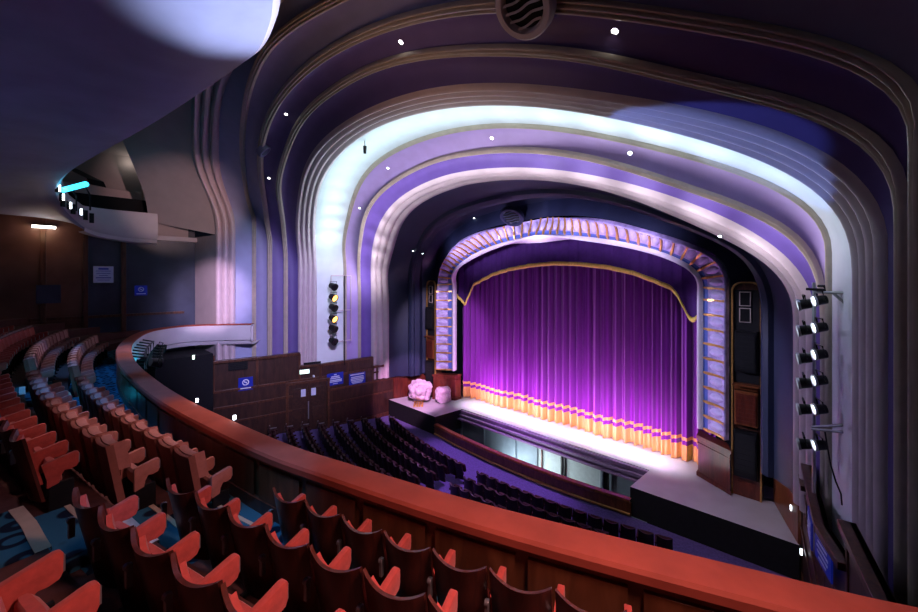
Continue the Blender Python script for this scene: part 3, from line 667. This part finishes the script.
def no_smoking(mtx, w, label):
    t = bpy.data.objects.new('no_smoking_sign', None); COL.objects.link(t); t.matrix_world = mtx; tag(t, label, 'sign', 'no smoking signs')
    mb = MB(); mb.box((0, 0, -.015), (w, w, .03)); mb.build('board', M['signb'], t)
    mb = MB(); c = 20; r = w * .24; cy = w * .12
    mb.grid([[(r * q * math.cos(a), cy + r * q * math.sin(a), .008) for a in np.linspace(0, 2 * np.pi, c + 1)[:-1]] for q in (1, .72)], 0, True)
    mb.box((0, cy, .008), (r * 2, r * .22, .006), 0, -math.pi / 4); mb.box((0, cy, .008), (r * .9, r * .2, .006)); mb.build('symbol', M['signw'], t)
    mb = MB()
    for k, (l) in enumerate((.72,)): mb.box((0, -w * .33, .008), (w * l, w * .07, .006))
    mb.build('caption', M['signw'], t)
def wallm(P, n): 
    z = Vector(n).normalized(); x = Vector((0, 0, 1)).cross(z).normalized(); y = z.cross(x)
    m = Matrix((x, y, z)).transposed().to_4x4(); m.translation = Vector(P); return m
no_smoking(wallm(onX(141, 290.5, -14.45), (1, 0, 0)), .50, 'no smoking sign on the dark side wall of the circle')
Pl = onX(44, 227, -14.3)
t = empty('wall_lamp', Pl); tag(t, 'warm white tubular lamp high on the side wall post', 'lamp')
mb = MB(); mb.box((-.05, 0, .06), (.2, .75, .06)); mb.build('bracket', M['blackm'], t)
mb = MB(); mb.tube([(.05, -.36, 0), (.05, .36, 0)], .055, 10); mb.build('tube', M['lampw'], t)
mb = MB(); a, b = onX(36, 292, -13.6), onX(61, 292, -13.6)
mb.box((0, 0, 0), (.08, abs(a[1] - b[1]), .8)); o = mb.build('low_screen', M['sidewallb'], bevel=.01); o.location = ((a + b) / 2)[0], ((a + b) / 2)[1], a[2] - .1; tag(o, 'low dark screen behind the rearmost red seats at the side wall', 'screen')

# ---------------------------------------------------------------- upper circle: soffit, front, side box
ED = [(282, -60, 4.6), (276, -20, 5.1), (273, 0, 5.4), (270, 22, 5.9), (258, 50, 6.6), (240, 65, 7.1), (200, 93, 8.1), (150, 125, 9.7), (100, 153, 12.), (75, 168, 13.3), (60, 180, 14.6), (55.5, 192, 15.45), (62, 206, 16.1), (75, 220, 16.9), (90, 230, 17.6), (120, 237, 18.6), (157, 240.5, 19.75)]
E3 = np.array([atd(*e) for e in ED])
def dens(P, n=110):
    out = []
    for i in range(len(P) - 1):
        p0, p1, p2, p3 = P[max(i - 1, 0)], P[i], P[i + 1], P[min(i + 2, len(P) - 1)]
        for t in np.linspace(0, 1, 10, endpoint=False): out.append(.5 * (2 * p1 + (p2 - p0) * t + (2 * p0 - 5 * p1 + 4 * p2 - p3) * t * t + (3 * p1 - p0 - 3 * p2 + p3) * t ** 3))
    out.append(P[-1]); return np.array(out)
E3 = np.concatenate([[[9.5, -21.5, 11.9], [7.6, -18.3, 11.92]], E3]); ED3 = dens(E3); nE = len(ED3)
tt = np.gradient(ED3, axis=0); nrm = np.stack([tt[:, 1], -tt[:, 0]], 1); nrm /= np.linalg.norm(nrm, axis=1)[:, None]
for _ in range(8): nrm[1:-1] = (nrm[:-2] + nrm[1:-1] + nrm[2:]) / 3
if nrm[60][1] < 0: nrm = -nrm                                     # outward, towards the stage
back = []
for i, p in enumerate(ED3):
    f = i / (nE - 1); q = np.array([10 - 24.6 * min(1, f * 1.45), -27 + 12.3 * max(0, f - .55) / .45, 10.75]); back.append(q)
back = np.array(back); back[-1] = (-14.6, -14.9, 10.2)
mb = MB(); rows = []
for t in np.linspace(0, 1, 16):
    sag = .10 * math.sin(math.pi * min(1, t * 6)) if t < .17 else 0
    rows.append([(p[0] + (q[0] - p[0]) * t, p[1] + (q[1] - p[1]) * t, p[2] + (q[2] - p[2]) * t - sag) for p, q in zip(ED3, back)])
mb.grid(rows); struct(mb.build('upper_circle_soffit', M['soffit'], smooth=True), 'sweeping plaster underside of the upper circle overhead', 'soffit')
topz = np.interp(np.linspace(0, 1, nE), [0, .60, .72, .80, .86, .92, 1], [13.2, 13.2, 12.6, 11.6, 11.3, 11.3, 11.35])
fr = struct(empty('upper_circle_front', (0, -16, 12)), 'pale rounded front of the upper circle with a row of slots', 'parapet')
rows = []
for d, f in ((0, 0), (.10, .10), (.16, .4), (.14, .85), (.08, 1.), (-.25, 1.02), (-.32, .9), (-.32, .1)):
    rows.append([(p[0] + n_[0] * d, p[1] + n_[1] * d + 16, p[2] + (tz - p[2]) * f - 12) for p, n_, tz in zip(ED3, nrm, topz)])
mb = MB(); mb.grid(rows); mb.build('front_face', M['front'], fr, smooth=True)
i0 = int(nE * .87); rows = []
for d, z in ((-.1, .02), (.02, -.0), (.0, -.16), (-.3, -.2)): rows.append([(p[0] + n_[0] * d, p[1] + n_[1] * d + 16, p[2] + z - 12) for p, n_ in zip(ED3[i0:], nrm[i0:])])
mb = MB(); mb.grid(rows); mb.build('lower_lip', M['front'], fr, smooth=True)
mb = MB(); mb.box((-14.42, 2.2, -1.86), (.3, 4.4, .24)); mb.build('lintel', M['front'], fr, bevel=.02)
# slots and small lamps along the front
def front_pt(u, v):
    t = np.interp(u, [55.5, 62, 75, 90, 120], [15.2, 15.85, 16.6, 17.25, 18.2])
    a = R(np.interp(u, [55, 62, 75, 92], [62, 45, 25, 8])); return atd(u, v, t), (math.cos(a), math.sin(a))
for j, (u, v, w) in enumerate([(56.5, 188, 1), (60.8, 197, 1), (64, 201.5, 0), (68.7, 205.5, 1), (74, 209, 0), (80, 212, 1), (86, 215, 0), (92, 218, 0)]):
    P, n_ = front_pt(u, v); rz = math.atan2(n_[1], n_[0])
    if w:
        t = empty('fascia_lamp', P, rz); tag(t, 'small white lamp on the upper circle front, %s from the blue light bar' % ordn([0, 1, 3, 5].index(j)), 'lamp', 'small lamps on the upper circle front')
        mb = MB(); mb.box((.03, 0, 0), (.12, .10, .34)); mb.build('housing', M['blackm'], t, bevel=.01)
        mb = MB(); mb.box((.10, 0, 0), (.03, .07, .27)); mb.build('lens', M['lampc'], t)
    else:
        mb = MB(); mb.box((0, 0, 0), (.06, .15, .44)); o = mb.build('slot', M['dark'], fr, bevel=.01); o.location = P - np.array([0, -16, 12]) - np.array([n_[0], n_[1], 0]) * .05; o.rotation_euler = (0, 0, rz)
# blue light bar on the front
a, b = atd(63, 190, 15.6), atd(86, 184, 15.3); c = (a + b) / 2; L = np.linalg.norm(a - b)
t = empty('light_bar', c, math.atan2(b[1] - a[1], b[0] - a[0])); tag(t, 'cyan light bar glowing on the upper circle front', 'light')
mb = MB(); mb.tube([(-L / 2, 0, (a - c)[2]), (L / 2, 0, (b - c)[2])], .10, 10); mb.build('tube', M['cyanw'], t)
mb = MB(); mb.grid([[(-L / 2 - .15, -.05, .95), (-L / 2 - .15, .55, .95)], [(L / 2 + .1, -.05, .30), (L / 2 + .1, .55, .30)], [(L / 2 + .25, -.05, .05), (L / 2 + .25, .55, .05)]]); mb.build('hood', M['blackm'], t)
mb = MB(); mb.tube([(-L * .3, .1, .1), (-L * .3, .3, -.3), (-L * .3, .3, -.9)], .03); mb.tube([(L * .3, .1, .1), (L * .3, .3, -.3), (L * .3, .3, -.9)], .03); mb.build('bracket', M['blackm'], t)
# room behind the upper side box
mb = MB(); mb.prism([(-14.5, -14.9), (-14.5, -13.3), (-19, -13.3), (-19, -14.9)], 10.2, 16); struct(mb.build('wall_box', M['wall']), 'cream end wall of the upper side box', 'wall')
mb = MB(); mb.box((-18.2, -19, 13), (.3, 12, 8)); struct(mb.build('wall_box', M['wall']), 'cream rear wall of the upper side box', 'wall')
mb = MB(); mb.grid([[(-18, y, 13.2 + .08 * (y + 14)), (-17.2, y, 14.9 + .06 * (y + 14)), (-14.6, y, 15.4)] for y in np.linspace(-14.9, -25, 12)]); struct(mb.build('ceiling', M['wall'], smooth=True), 'sloping cream ceiling of the upper side box', 'ceiling')
mb = MB(); mb.grid([[(-17.4 + .8 * math.sin(q * 1.2), -15.0 - 9 * q / 3, z) for q in np.linspace(0, 3, 14)] for z in (12.15, 12.75, 12.82, 12.86)]); struct(mb.build('trim_9', M['cream'], smooth=True), 'curved cream bulkhead inside the upper side box', 'trim')
mb = MB(); mb.box((-16.6, -19.5, 11.2), (2.8, 10, 1.9)); struct(mb.build('box_interior', M['dark']), 'dark seating well of the upper side box', 'floor')
P = onX(135, 158, -17.3)
t = empty('ceiling_lamp', P); tag(t, 'small yellowish lamp in the upper side box', 'lamp')
mb = MB(); mb.tube([(0, 0, 0), (0, 0, .1)], .10, 12); mb.build('lens', M['lampw'], t); mb = MB(); mb.tube([(0, 0, .08), (0, 0, .2)], .14, 12); mb.build('housing', M['steel'], t)

# ---------------------------------------------------------------- lighting booms
def lantern(P, yaw, pitch, lens, label, group, r=.17):
    t = empty('stage_lantern', P); t.rotation_euler = (pitch, 0, yaw); tag(t, label, 'lantern', group)      # shines along local +Y
    mb = MB(); mb.tube([(0, -.75 * r, 0), (0, -.6 * r, 0), (0, .2 * r, 0), (0, .95 * r, 0)], r * .8, 14, r1=r); mb.build('housing', M['blackm'], t, smooth=True)
    mb = MB(); mb.grid([[(r * q * math.cos(a), y, r * q * math.sin(a)) for a in np.linspace(0, 2 * np.pi, 15)[:-1]] for q, y in ((.98, .85 * r), (1.12, .85 * r), (1.12, 1.25 * r), (1.02, 1.25 * r))], 0, True); mb.build('lens_hood', M['steel'] if lens == 'lampc' else M['blackm'], t, smooth=True)
    mb = MB(); mb.add([(r * .95 * math.cos(a), 1.0 * r, r * .95 * math.sin(a)) for a in np.linspace(0, 2 * np.pi, 15)[:-1]], [tuple(range(14))]); mb.build('lens', M[lens], t)
    mb = MB(); mb.tube([(-r - .05, 0, 0), (-r - .05, 0, r + .08), (r + .05, 0, r + .08), (r + .05, 0, 0)], .016, 6); mb.build('yoke', M['blackm'], t)
    return t
bx, by = -10.15, -6.5
t = empty('lighting_boom', (bx, by, 3)); tag(t, 'pale ladder frame of the lighting boom on the far wall', 'lighting boom')
mb = MB(); mb.tube([(-.12, .25, -.2), (-.12, .25, 5.2)], .03); mb.build('pole', M['blackm'], t)
for y in (-.55, .75):
    mb = MB(); mb.tube([(-.25, y, 1.2), (-.25, y, 5.2)], .03); mb.build('pole', M['cream'], t)
for z in (1.25, 3.1, 5.2):
    mb = MB(); mb.tube([(-.25, -.55, z), (-.25, .75, z)], .03); mb.build('rung', M['cream'], t)
for i, v in enumerate((286, 297, 307, 318, 328, 340.5)):
    P = onX(332.5, v, bx)
    lantern((P[0], P[1], P[2]), -1.3, -.35, 'lampo' if i in (1, 3) else 'blackm', '%s black lantern down the far lighting boom%s' % (ordn(i), ', glowing orange' if i in (1, 3) else ''), 'lanterns on the far boom', .20)
bx, by = 10.55, -6.35
B0 = atd(814, 287, 8.62)
t = empty('lighting_boom', (B0[0], B0[1], 3)); tag(t, 'steel lighting boom with wall brackets on the near wall', 'lighting boom')
mb = MB(); mb.tube([(0, 0, .2), (0, 0, B0[2] - 3 + .1)], .035); mb.build('pole', M['steel'], t)
def wl(u, v): 
    r = ray(u, v); tpar = (11.0 - XC) / r[0] if abs(r[0]) > .02 else 11.2
    return atd(u, v, np.interp(u, [812, 853], [8.62, 7.9])) - np.array([B0[0], B0[1], 3])
for (v0, pts) in ((293, [(815, 292), (853, 293)]), (300, [(833, 293), (852, 309)]), (428, [(812, 427), (845, 425), (852, 419)]), (432, [(812, 429), (852, 433)])):
    mb = MB(); mb.tube([wl(*p) for p in pts], .03); mb.build('wall_bracket', M['steel'], t)
mb = MB(); mb.tube([wl(*p) for p in ((806, 289), (826, 290), (824, 286), (818, 286))], .03); mb.build('top_clamp', M['blackm'], t)
cab = [(825, 432), (828, 450), (831, 466), (836, 482), (841, 494), (842, 505)]
mb = MB(); mb.tube([atd(u, v, 8.0) for u, v in cab], .015, 6); tag(mb.build('hanging_cable', M['blackm'], smooth=True), 'black cable hanging below the near lighting boom', 'cable')
for c_, (us, vs, side) in enumerate(((806, (304, 330, 358, 383, 409, 444), 'left'), (821.5, (300, 327, 354, 380, 409, 445), 'right'))):
    for i, v in enumerate(vs):
        P = atd(us, v, 8.25 if c_ == 0 else 8.4)
        lantern(P, 1.7 if c_ == 0 else 1.9, -.2, 'lampc', '%s lantern down the %s column of the near lighting boom' % (ordn(i), side), 'lanterns on the near boom', .115)
# ---------------------------------------------------------------- signs, door and fittings on the far dado
def dseg(i): 
    p, q = DP[i], DP[i + 1]; return (-p[0], p[1]), (-q[0], q[1])
def on_dado(u, v, lift=.08):
    for i in range(len(DP) - 1):
        p, q = dseg(i); P = onseg(u, v, p, q)
        lo, hi = sorted((p[1], q[1]))
        if lo - .01 <= P[1] <= hi + .01:
            d = np.array([q[0] - p[0], q[1] - p[1]]); n_ = np.array([-d[1], d[0]]); n_ = n_ / np.linalg.norm(n_); n_ = n_ if n_[0] > 0 else -n_
            return np.array([P[0] + n_[0] * lift, P[1] + n_[1] * lift, P[2]]), (n_[0], n_[1], 0)
def span(u0, u1, v): a, b = on_dado(u0, v), on_dado(u1, v); return float(np.linalg.norm(a[0] - b[0]))
P, n_ = on_dado(245.5, 383.5); no_smoking(wallm(P, n_), .68, 'no smoking sign on the dark dado of the far stalls wall')
def text_sign(u0, u1, v0, v1, lines, label):
    P, n_ = on_dado((u0 + u1) / 2, (v0 + v1) / 2, .12); w = span(u0, u1, v0); d = seen_at(P)[2]; h = (v1 - v0) * d / F
    t = bpy.data.objects.new('information_sign', None); COL.objects.link(t); t.matrix_world = wallm(P, n_); tag(t, label, 'sign')
    mb = MB(); mb.box((0, 0, -.015), (w, h, .03)); mb.build('board', M['signb'], t)
    mb = MB()
    for l, y, k in lines: mb.box((0, h * y, .006), (w * l, h * k, .006))
    mb.build('lettering', M['notice'], t)
text_sign(326.5, 342.5, 372.5, 384.5, [(.16, .36, .08), (.5, .2, .09), (.6, .06, .08), (.8, -.10, .09), (.8, -.22, .07), (.3, -.38, .05)], 'wide blue sign with white text on the far dado, left one of two')
text_sign(348.5, 364.5, 372.5, 383.5, [(.85, .38, .1), (.75, .16, .09), (.8, .02, .09), (.8, -.12, .09), (.7, -.26, .08), (.6, -.38, .07)], 'blue sign with white text on the far dado nearest the stage')
P, n_ = on_dado(304, 371, .2); t = bpy.data.objects.new('exit_sign', None); COL.objects.link(t); t.matrix_world = wallm(P, n_); tag(t, 'lit exit sign box above the dark door in the far dado', 'exit sign')
mb = MB(); mb.box((0, 0, -.04), (.56, .26, .10)); mb.build('box', M['steel'], t, bevel=.01); mb = MB(); mb.box((0, 0, .015), (.50, .21, .01)); mb.build('face', M['exitg'], t)
P, n_ = on_dado(313.5, 376, .16); mb = MB(); mb.tube([(0, 0, -.1), (0, 0, 0), (0, 0, .05)], .07, 10, r1=.04); o = mb.build('emergency_lamp', M['signw'], smooth=True); o.matrix_world = wallm(P, n_); tag(o, 'small round white lamp right of the exit sign', 'lamp')
P, n_ = on_dado(308, 392, .10); t = bpy.data.objects.new('door_1', None); COL.objects.link(t); t.matrix_world = wallm((P[0], P[1], .55), n_); struct(t, 'dark double door with two small notices in the far dado', 'door')
for sx in (-1, 1):
    mb = MB(); mb.box((sx * .52, 0, 0), (1.0, 2.9, .06)); mb.box((sx * .52, -.5, .03), (.6, 1.1, .03)); mb.box((sx * .52, .75, .03), (.6, .9, .03)); mb.build('door_leaf', M['paneld'], t, bevel=.01)
    mb = MB(); mb.box((sx * .28, .92, .06), (.26, .42, .012)); mb.build('notice', M['notice'], t)
mb = MB(); mb.box((0, -.1, .07), (.06, 1.0, .05)); mb.build('push_bar', M['steel'], t, bevel=.01)
mb = MB()
for x, y, w, h in ((-1.12, 0, .14, 3.0), (1.12, 0, .14, 3.0), (0, 1.52, 2.4, .16)): mb.box((x, y, .03), (w, h, .14))
mb.build('door_frame', M['panel'], t, bevel=.01)
for u, v, w, h, lab in ((238, 365, .9, .5, 'dark rectangular air grille high on the far dado'), (312, 363, .95, .16, 'narrow dark air grille above the exit sign')):
    P, n_ = on_dado(u, v, .1); t = bpy.data.objects.new('air_grille', None); COL.objects.link(t); t.matrix_world = wallm(P, n_); tag(t, lab, 'grille')
    mb = MB(); mb.box((0, 0, 0), (w, h, .04)); mb.build('frame', M['blackm'], t, bevel=.008)
    mb = MB()
    for i in range(5): mb.box((0, h * (-.36 + .18 * i), .03), (w * .86, h * .06, .02))
    mb.build('louvre', M['dark'], t)
P = onseg(193, 357, (-11.2, -12.9), (-11.0, -15.2)) + np.array([.05, 0, 0])
t = empty('exit_light', P, math.pi / 2); tag(t, 'tiny greenish exit light in the dark doorway under the circle end', 'light'); mb = MB(); mb.box((0, 0, 0), (.12, .08, .26)); mb.build('housing', M['blackm'], t); mb = MB(); mb.box((0, -.05, 0), (.09, .02, .20)); mb.build('face', M['exitg'], t)
# doorway block under the far end of the circle
mb = MB(); mb.prism([(-11.2, -12.9), (-13.3, -12.9), (-13.3, -16), (-11.0, -15.2)], -1, 4.3); struct(mb.build('wall_vestibule', M['dark']), 'dark vestibule beneath the far end of the circle', 'wall')
# handrail beside the far apron
P0, P1 = onz(365, 412, -1.0), onz(376, 410, -1.0)
t = empty('handrail', P0); tag(t, 'black tubular handrail by the far stage apron', 'handrail'); D = P1 - P0
for f in (0, 1):
    mb = MB(); mb.tube([D * f, D * f + np.array([0, 0, 1.3 + .4 * f])], .035); mb.build('post', M['blackm'], t)
for h in (1.3, .75):
    mb = MB(); mb.tube([(0, 0, h), D + np.array([0, 0, h + .4])], .035); mb.build('rail', M['blackm'], t)
# near dado notices and small lights
def near_seg(u, v, lift=.16):
    for i in range(len(DP) - 1):
        p, q = DP[i], DP[i + 1]; P = onseg(u, v, p, q)
        if q[1] - .01 <= P[1] <= p[1] + .01:
            d = np.array([q[0] - p[0], q[1] - p[1]]); n_ = np.array([-d[1], d[0]]); n_ = n_ / np.linalg.norm(n_); n_ = n_ if n_[0] < 0 else -n_
            return np.array([P[0] + n_[0] * lift, P[1] + n_[1] * lift, P[2]]), (n_[0], n_[1], 0)
for u, v, lab in ((819, 530, 'blue notice board on the near dado closest to the stage'), (834, 556, 'blue notice board on the near dado further from the stage')):
    r = near_seg(u, v)
    if r is None: continue
    t = bpy.data.objects.new('notice_board', None); COL.objects.link(t); t.matrix_world = wallm(*r); tag(t, lab, 'notice board', 'notice boards on the near dado')
    mb = MB(); mb.box((0, 0, -.01), (.85, .6, .03)); mb.build('board', M['signb'], t)
    mb = MB()
    for i, l in enumerate((.8, .6, .75, .7, .5)): mb.box((0, .2 - .1 * i, .012), (.8 * l, .045, .006))
    mb.build('lettering', M['notice'], t)
for u, v, lab in ((797, 509, 'tiny white light at the edge of the near apron'), (808, 554, 'tiny white light low on the near dado')):
    r = near_seg(u, v, .14) or (atd(u, v, 11), (-1, 0, 0))
    mb = MB(); mb.box((0, 0, 0), (.06, .16, .05)); o = mb.build('marker_light', M['lampc'], bevel=.01); o.matrix_world = wallm(*r); tag(o, lab, 'light')

# ---------------------------------------------------------------- stalls seats
def proto_stalls():
    t = empty('stalls_seat', (0, 0, 0))
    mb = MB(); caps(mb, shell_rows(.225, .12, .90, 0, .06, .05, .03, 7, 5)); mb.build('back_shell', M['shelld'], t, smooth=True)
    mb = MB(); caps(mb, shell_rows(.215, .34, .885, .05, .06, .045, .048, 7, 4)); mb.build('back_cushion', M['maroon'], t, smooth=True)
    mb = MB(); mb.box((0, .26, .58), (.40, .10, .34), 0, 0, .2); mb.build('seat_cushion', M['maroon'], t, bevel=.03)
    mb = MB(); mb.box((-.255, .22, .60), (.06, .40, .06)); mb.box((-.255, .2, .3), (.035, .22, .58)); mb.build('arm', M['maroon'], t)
    return t
rail_uv = sorted([(s[0], s[1]) for s in [seen_at((p[0], p[1], ZR)) for p in RC] if s and s[2] > 1])
ru, rv = [a for a, b in rail_uv], [b for a, b in rail_uv]
sp_ = proto_stalls(); first = True; SEND = []
lx = [-8.1, -8.45, -8.8, -9.0, -9.2, -9.5, -9.8, -10.0, -10.2, -10.4, -10.5, -10.6]
for k in range(12):
    r = 25.6 + .80 * k; z0 = None
    for bname, xa, xb in (('left', lx[k], -.75), ('centre', .0, 7.6)):
        th0 = math.asin(xa / r); n = int((math.asin(xb / r) - th0) * r / .53)
        for i in range(n):
            th = th0 + (i + .5) * .53 / r; x, y = r * math.sin(th), 19.7 - r * math.cos(th); z = zst(x, y)
            s_ = seen_at((x, y, z + .9))
            if s_ is None or s_[1] > np.interp(s_[0], ru, rv) - .5 or s_[0] < 196: continue
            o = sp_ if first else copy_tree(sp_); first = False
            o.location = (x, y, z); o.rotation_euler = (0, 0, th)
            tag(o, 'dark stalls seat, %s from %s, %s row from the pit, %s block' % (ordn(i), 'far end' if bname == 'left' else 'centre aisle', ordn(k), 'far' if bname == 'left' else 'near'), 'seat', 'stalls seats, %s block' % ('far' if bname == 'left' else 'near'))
            if i == 0 and bname == 'left':
                SEND.append(o)

for o in SEND:
    mb = MB(); mb.box((-.30, .2, .72), (.04, .34, .05)); mb.box((-.30, .04, .80), (.04, .05, .2)); tag(mb.build('end_bracket', M['steel'], o), 'pale end-of-row bracket')
# ---------------------------------------------------------------- lighting bar hung outside the far parapet
oc = offc(-.38); i0, i1 = 168, 205
lb = empty('lantern_bar', (oc[i0][0], oc[i0][1], 5.0)); tag(lb, 'tubular lantern bar hung along the outside of the far parapet', 'lighting bar')
b0 = np.array([oc[i0][0], oc[i0][1], 5.0])
for z in (5.35, 4.95):
    mb = MB(); mb.tube([np.array([oc[i][0], oc[i][1], z]) - b0 for i in range(i0, i1, 3)], .035); mb.build('bar', M['blackm'], lb)
for i in range(i0, i1, 6):
    a_ = offc(-.02)[i]; mb = MB(); mb.tube([np.array([a_[0], a_[1], 5.45]) - b0, np.array([oc[i][0], oc[i][1], 5.35]) - b0, np.array([oc[i][0], oc[i][1], 4.8]) - b0, np.array([a_[0], a_[1], 4.85]) - b0], .028); mb.build('bracket', M['blackm'], lb)
for j, i in enumerate(range(i0 + 3, i1, 6)):
    c = offc(-.62)[i]; n_ = -RN[i]
    lantern((c[0], c[1], 5.1), math.atan2(n_[1], n_[0]) - math.pi / 2 + .4, -.3, 'cyan' if j % 3 == 0 else 'blackm', '%s lantern along the parapet bar, counted from the near end' % ordn(j), 'lanterns on the parapet bar', .16)
for (u, v, lab) in ((197, 399.5, 'small white lamp on the parapet edge, nearer the far end'), (234.5, 416.5, 'small white lamp on the parapet edge, middle of the curve')):
    P = onz(u, v, ZR + .05); mb = MB(); mb.tube([(0, 0, -.05), (0, 0, -.02), (0, 0, .015)], .024, 10); o = mb.build('marker_light', M['lampc'], smooth=True); o.location = P; tag(o, lab, 'light')

# ---------------------------------------------------------------- lights
def look(o, tgt):
    d = Vector(tgt) - o.location; o.rotation_euler = d.to_track_quat('-Z', 'Y').to_euler()
def area(loc, tgt, e, col, sx, sy=None, spread=180):
    l = bpy.data.lights.new('area_light', 'AREA'); l.energy = e; l.color = col; l.size = sx
    if sy: l.shape = 'RECTANGLE'; l.size_y = sy
    l.spread = R(spread); o = bpy.data.objects.new('area_light', l); COL.objects.link(o); o.location = loc; look(o, tgt); return o
def spot(loc, tgt, e, col, ang, blend=.4, r=.15):
    l = bpy.data.lights.new('spot_light', 'SPOT'); l.energy = e; l.color = col; l.spot_size = R(ang); l.spot_blend = blend; l.shadow_soft_size = r
    o = bpy.data.objects.new('spot_light', l); COL.objects.link(o); o.location = loc; look(o, tgt); return o
def point(loc, e, col, r=.15):
    l = bpy.data.lights.new('point_light', 'POINT'); l.energy = e; l.color = col; l.shadow_soft_size = r
    o = bpy.data.objects.new('point_light', l); COL.objects.link(o); o.location = loc; return o
# cove lamps inside the white band
Cm = CV['C_in'] * .7 + CV['G2'] * .3
for i in range(NL + 2, len(Cm) - NL - 2, 5):
    q = Cm[i]; d = np.array([0, q[1] + .5, 5.5]) - q; d /= np.linalg.norm(d); p = q + d * 1.1
    x = p[0]; w = 1.0 if x < 7 else max(.25, 1 - (x - 7) / 5); w *= .22 if p[2] < 9.3 else 1
    area(p, q, 11 * w, (.72, .95, 1), .7, .7, 140)
Rm = CV['R_out'] * .5 + CV['G1'] * .5
for i in range(NL + 8, len(Rm) - NL - 6, 7):
    q = Rm[i]; d = np.array([0, q[1] - 3, 5.5]) - q; d /= np.linalg.norm(d); area(q + d * 1.5, q, 17, (.92, .88, 1), .8, .8, 125)
# high wash on the lower walls
spot((7, -14.5, 12.2), (-11.6, -9.2, 5.0), 14000, (.64, .56, 1), 38, .9, .5)
spot((-5, -4.0, 9.5), (10.8, -5.2, 5.0), 1300, (.58, .50, 1), 34, .9, .3)
# stage wash
area((0, -.05, 8.6), (0, .1, 0), 140, (.86, .92, 1), 12.0, .4, 20)
area((0, -.85, .12), (0, 1.3, 1.9), 640, (.92, .26, 1), 12, .15, 130)
spot((2, -10, 11), (-9.3, -2.0, .2), 15000, (1, .50, .95), 18, .5)
spot((4, -12, 12), (7.8, -2.2, 0), 1300, (1, .74, .95), 24, .6)
spot((4, -9, 9), (-7.6, -.6, 4.4), 8000, (.84, .62, 1), 26, .6)
spot((-4, -9, 9), (7.6, -.6, 4.4), 5600, (.66, .62, 1), 28, .6)
for k in (38, 48, 58, 69, 80, 90, 100):
    q = CV['P_out'][k] * .6 + CV['P_in'][k] * .4; area(q + np.array([0, -2.6, -.9]), q, 20, (.72, .60, 1), .3, .3, 66)
area((-.2, -2.9, -1.9), (.8, -1.0, -1.1), 110, (.8, .95, 1), 4, .3)
# house lights over the near circle
area((12.0, -15.6, 10.6), (8.8, -16.2, 5.0), 92, (1, .46, .42), 1.0, 1.0, 84)
spot((-7, -13.2, 11.0), (-5.5, -17.3, 5.6), 950, (.80, .76, 1), 34, .9)
spot((3.0, -13.5, 11.0), (3.0, -17.1, 5.6), 800, (1, .60, .56), 34, .9)
# added overhead spots put blue light on the carpet; cyan wash at the far end
for x in (-6.5, -3, .5): spot((x, -18.3, 9.9), (x - .1, -17.2 if x > -5 else -17.0, 4.8), 520, (.06, .34, 1), 44, .7)
spot((5.4, -17.5, 9.8), (5.75, -16.35, 4.8), 420, (.08, .44, 1), 24, .7)
spot((7.2, -17.2, 7.4), (5.9, -18.1, 5.6), 30, (.06, .42, 1), 46, .6)
c = offc(-.9)[185]; area((c[0], c[1], 4.4), (offc(.0)[190][0], offc(.0)[190][1], 5.3), 18, (.02, .7, 1), .6, .6, 160)
point(onX(44, 227, -14.0) - np.array([-.35, 0, .3]), 9, (1, .58, .34), .2)
# pink spill on the far cream pier and front
spot((2, -13.6, 9.5), (-13.6, -13.6, 12.0), 2800, (1, .62, .60), 22, .8)
spot((-3, -16.4, 9.6), (-12.9, -12.5, 7.0), 4500, (.95, .66, .95), 24, .7)
# floodlit nose of the upper circle
spot((6.0, -13.2, 6.0), (4.6, -16.2, 11.9), 5200, (.66, .72, 1), 25, 1)
area((0, -21.5, 7.0), (0, -18, 11.5), 13, (.18, .32, 1), 4, 4)
# blue special on the outer bands
spot((0, -14, 9.6), (7.9, -9.19, 10.62), 4200, (.22, .36, 1), 15, .16, .02)
# warm glow of the auditorium ceiling
area((3, -14.0, 8.5), (4, -11.5, 15), 22, (1, .58, .34), 2, 2, 120)
# purple spill on the stalls floor
spot((-2, -2.5, 9), (-1, -4.6, -1), 3600, (.62, .30, 1), 56, .6)
point(onX(135, 158, -17.0) - np.array([0, .2, .4]), 5, (1, .9, .75), .2)
w = bpy.data.worlds.new('World'); bpy.context.scene.world = w; w.use_nodes = True
w.node_tree.nodes['Background'].inputs[0].default_value = (.35, .40, .8, 1); w.node_tree.nodes['Background'].inputs[1].default_value = .006

# ---------------------------------------------------------------- camera
cam = bpy.data.cameras.new('Camera'); co = bpy.data.objects.new('Camera', cam); COL.objects.link(co)
cam.sensor_fit = 'HORIZONTAL'; cam.sensor_width = 36; cam.lens = F / 918 * 36; cam.shift_y = -(306 - HY) / 918
cam.clip_start = .05; cam.clip_end = 200
co.location = CAM; co.rotation_euler = (R(90), 0, YAW)
sc = bpy.context.scene; sc.camera = co
sc.view_settings.view_transform = 'Standard'; sc.view_settings.look = 'None'; sc.view_settings.gamma = 1; sc.view_settings.use_curve_mapping = False
sc.view_settings.exposure = 0
sc.cycles.diffuse_bounces = 1; sc.cycles.glossy_bounces = 2; sc.cycles.max_bounces = 4
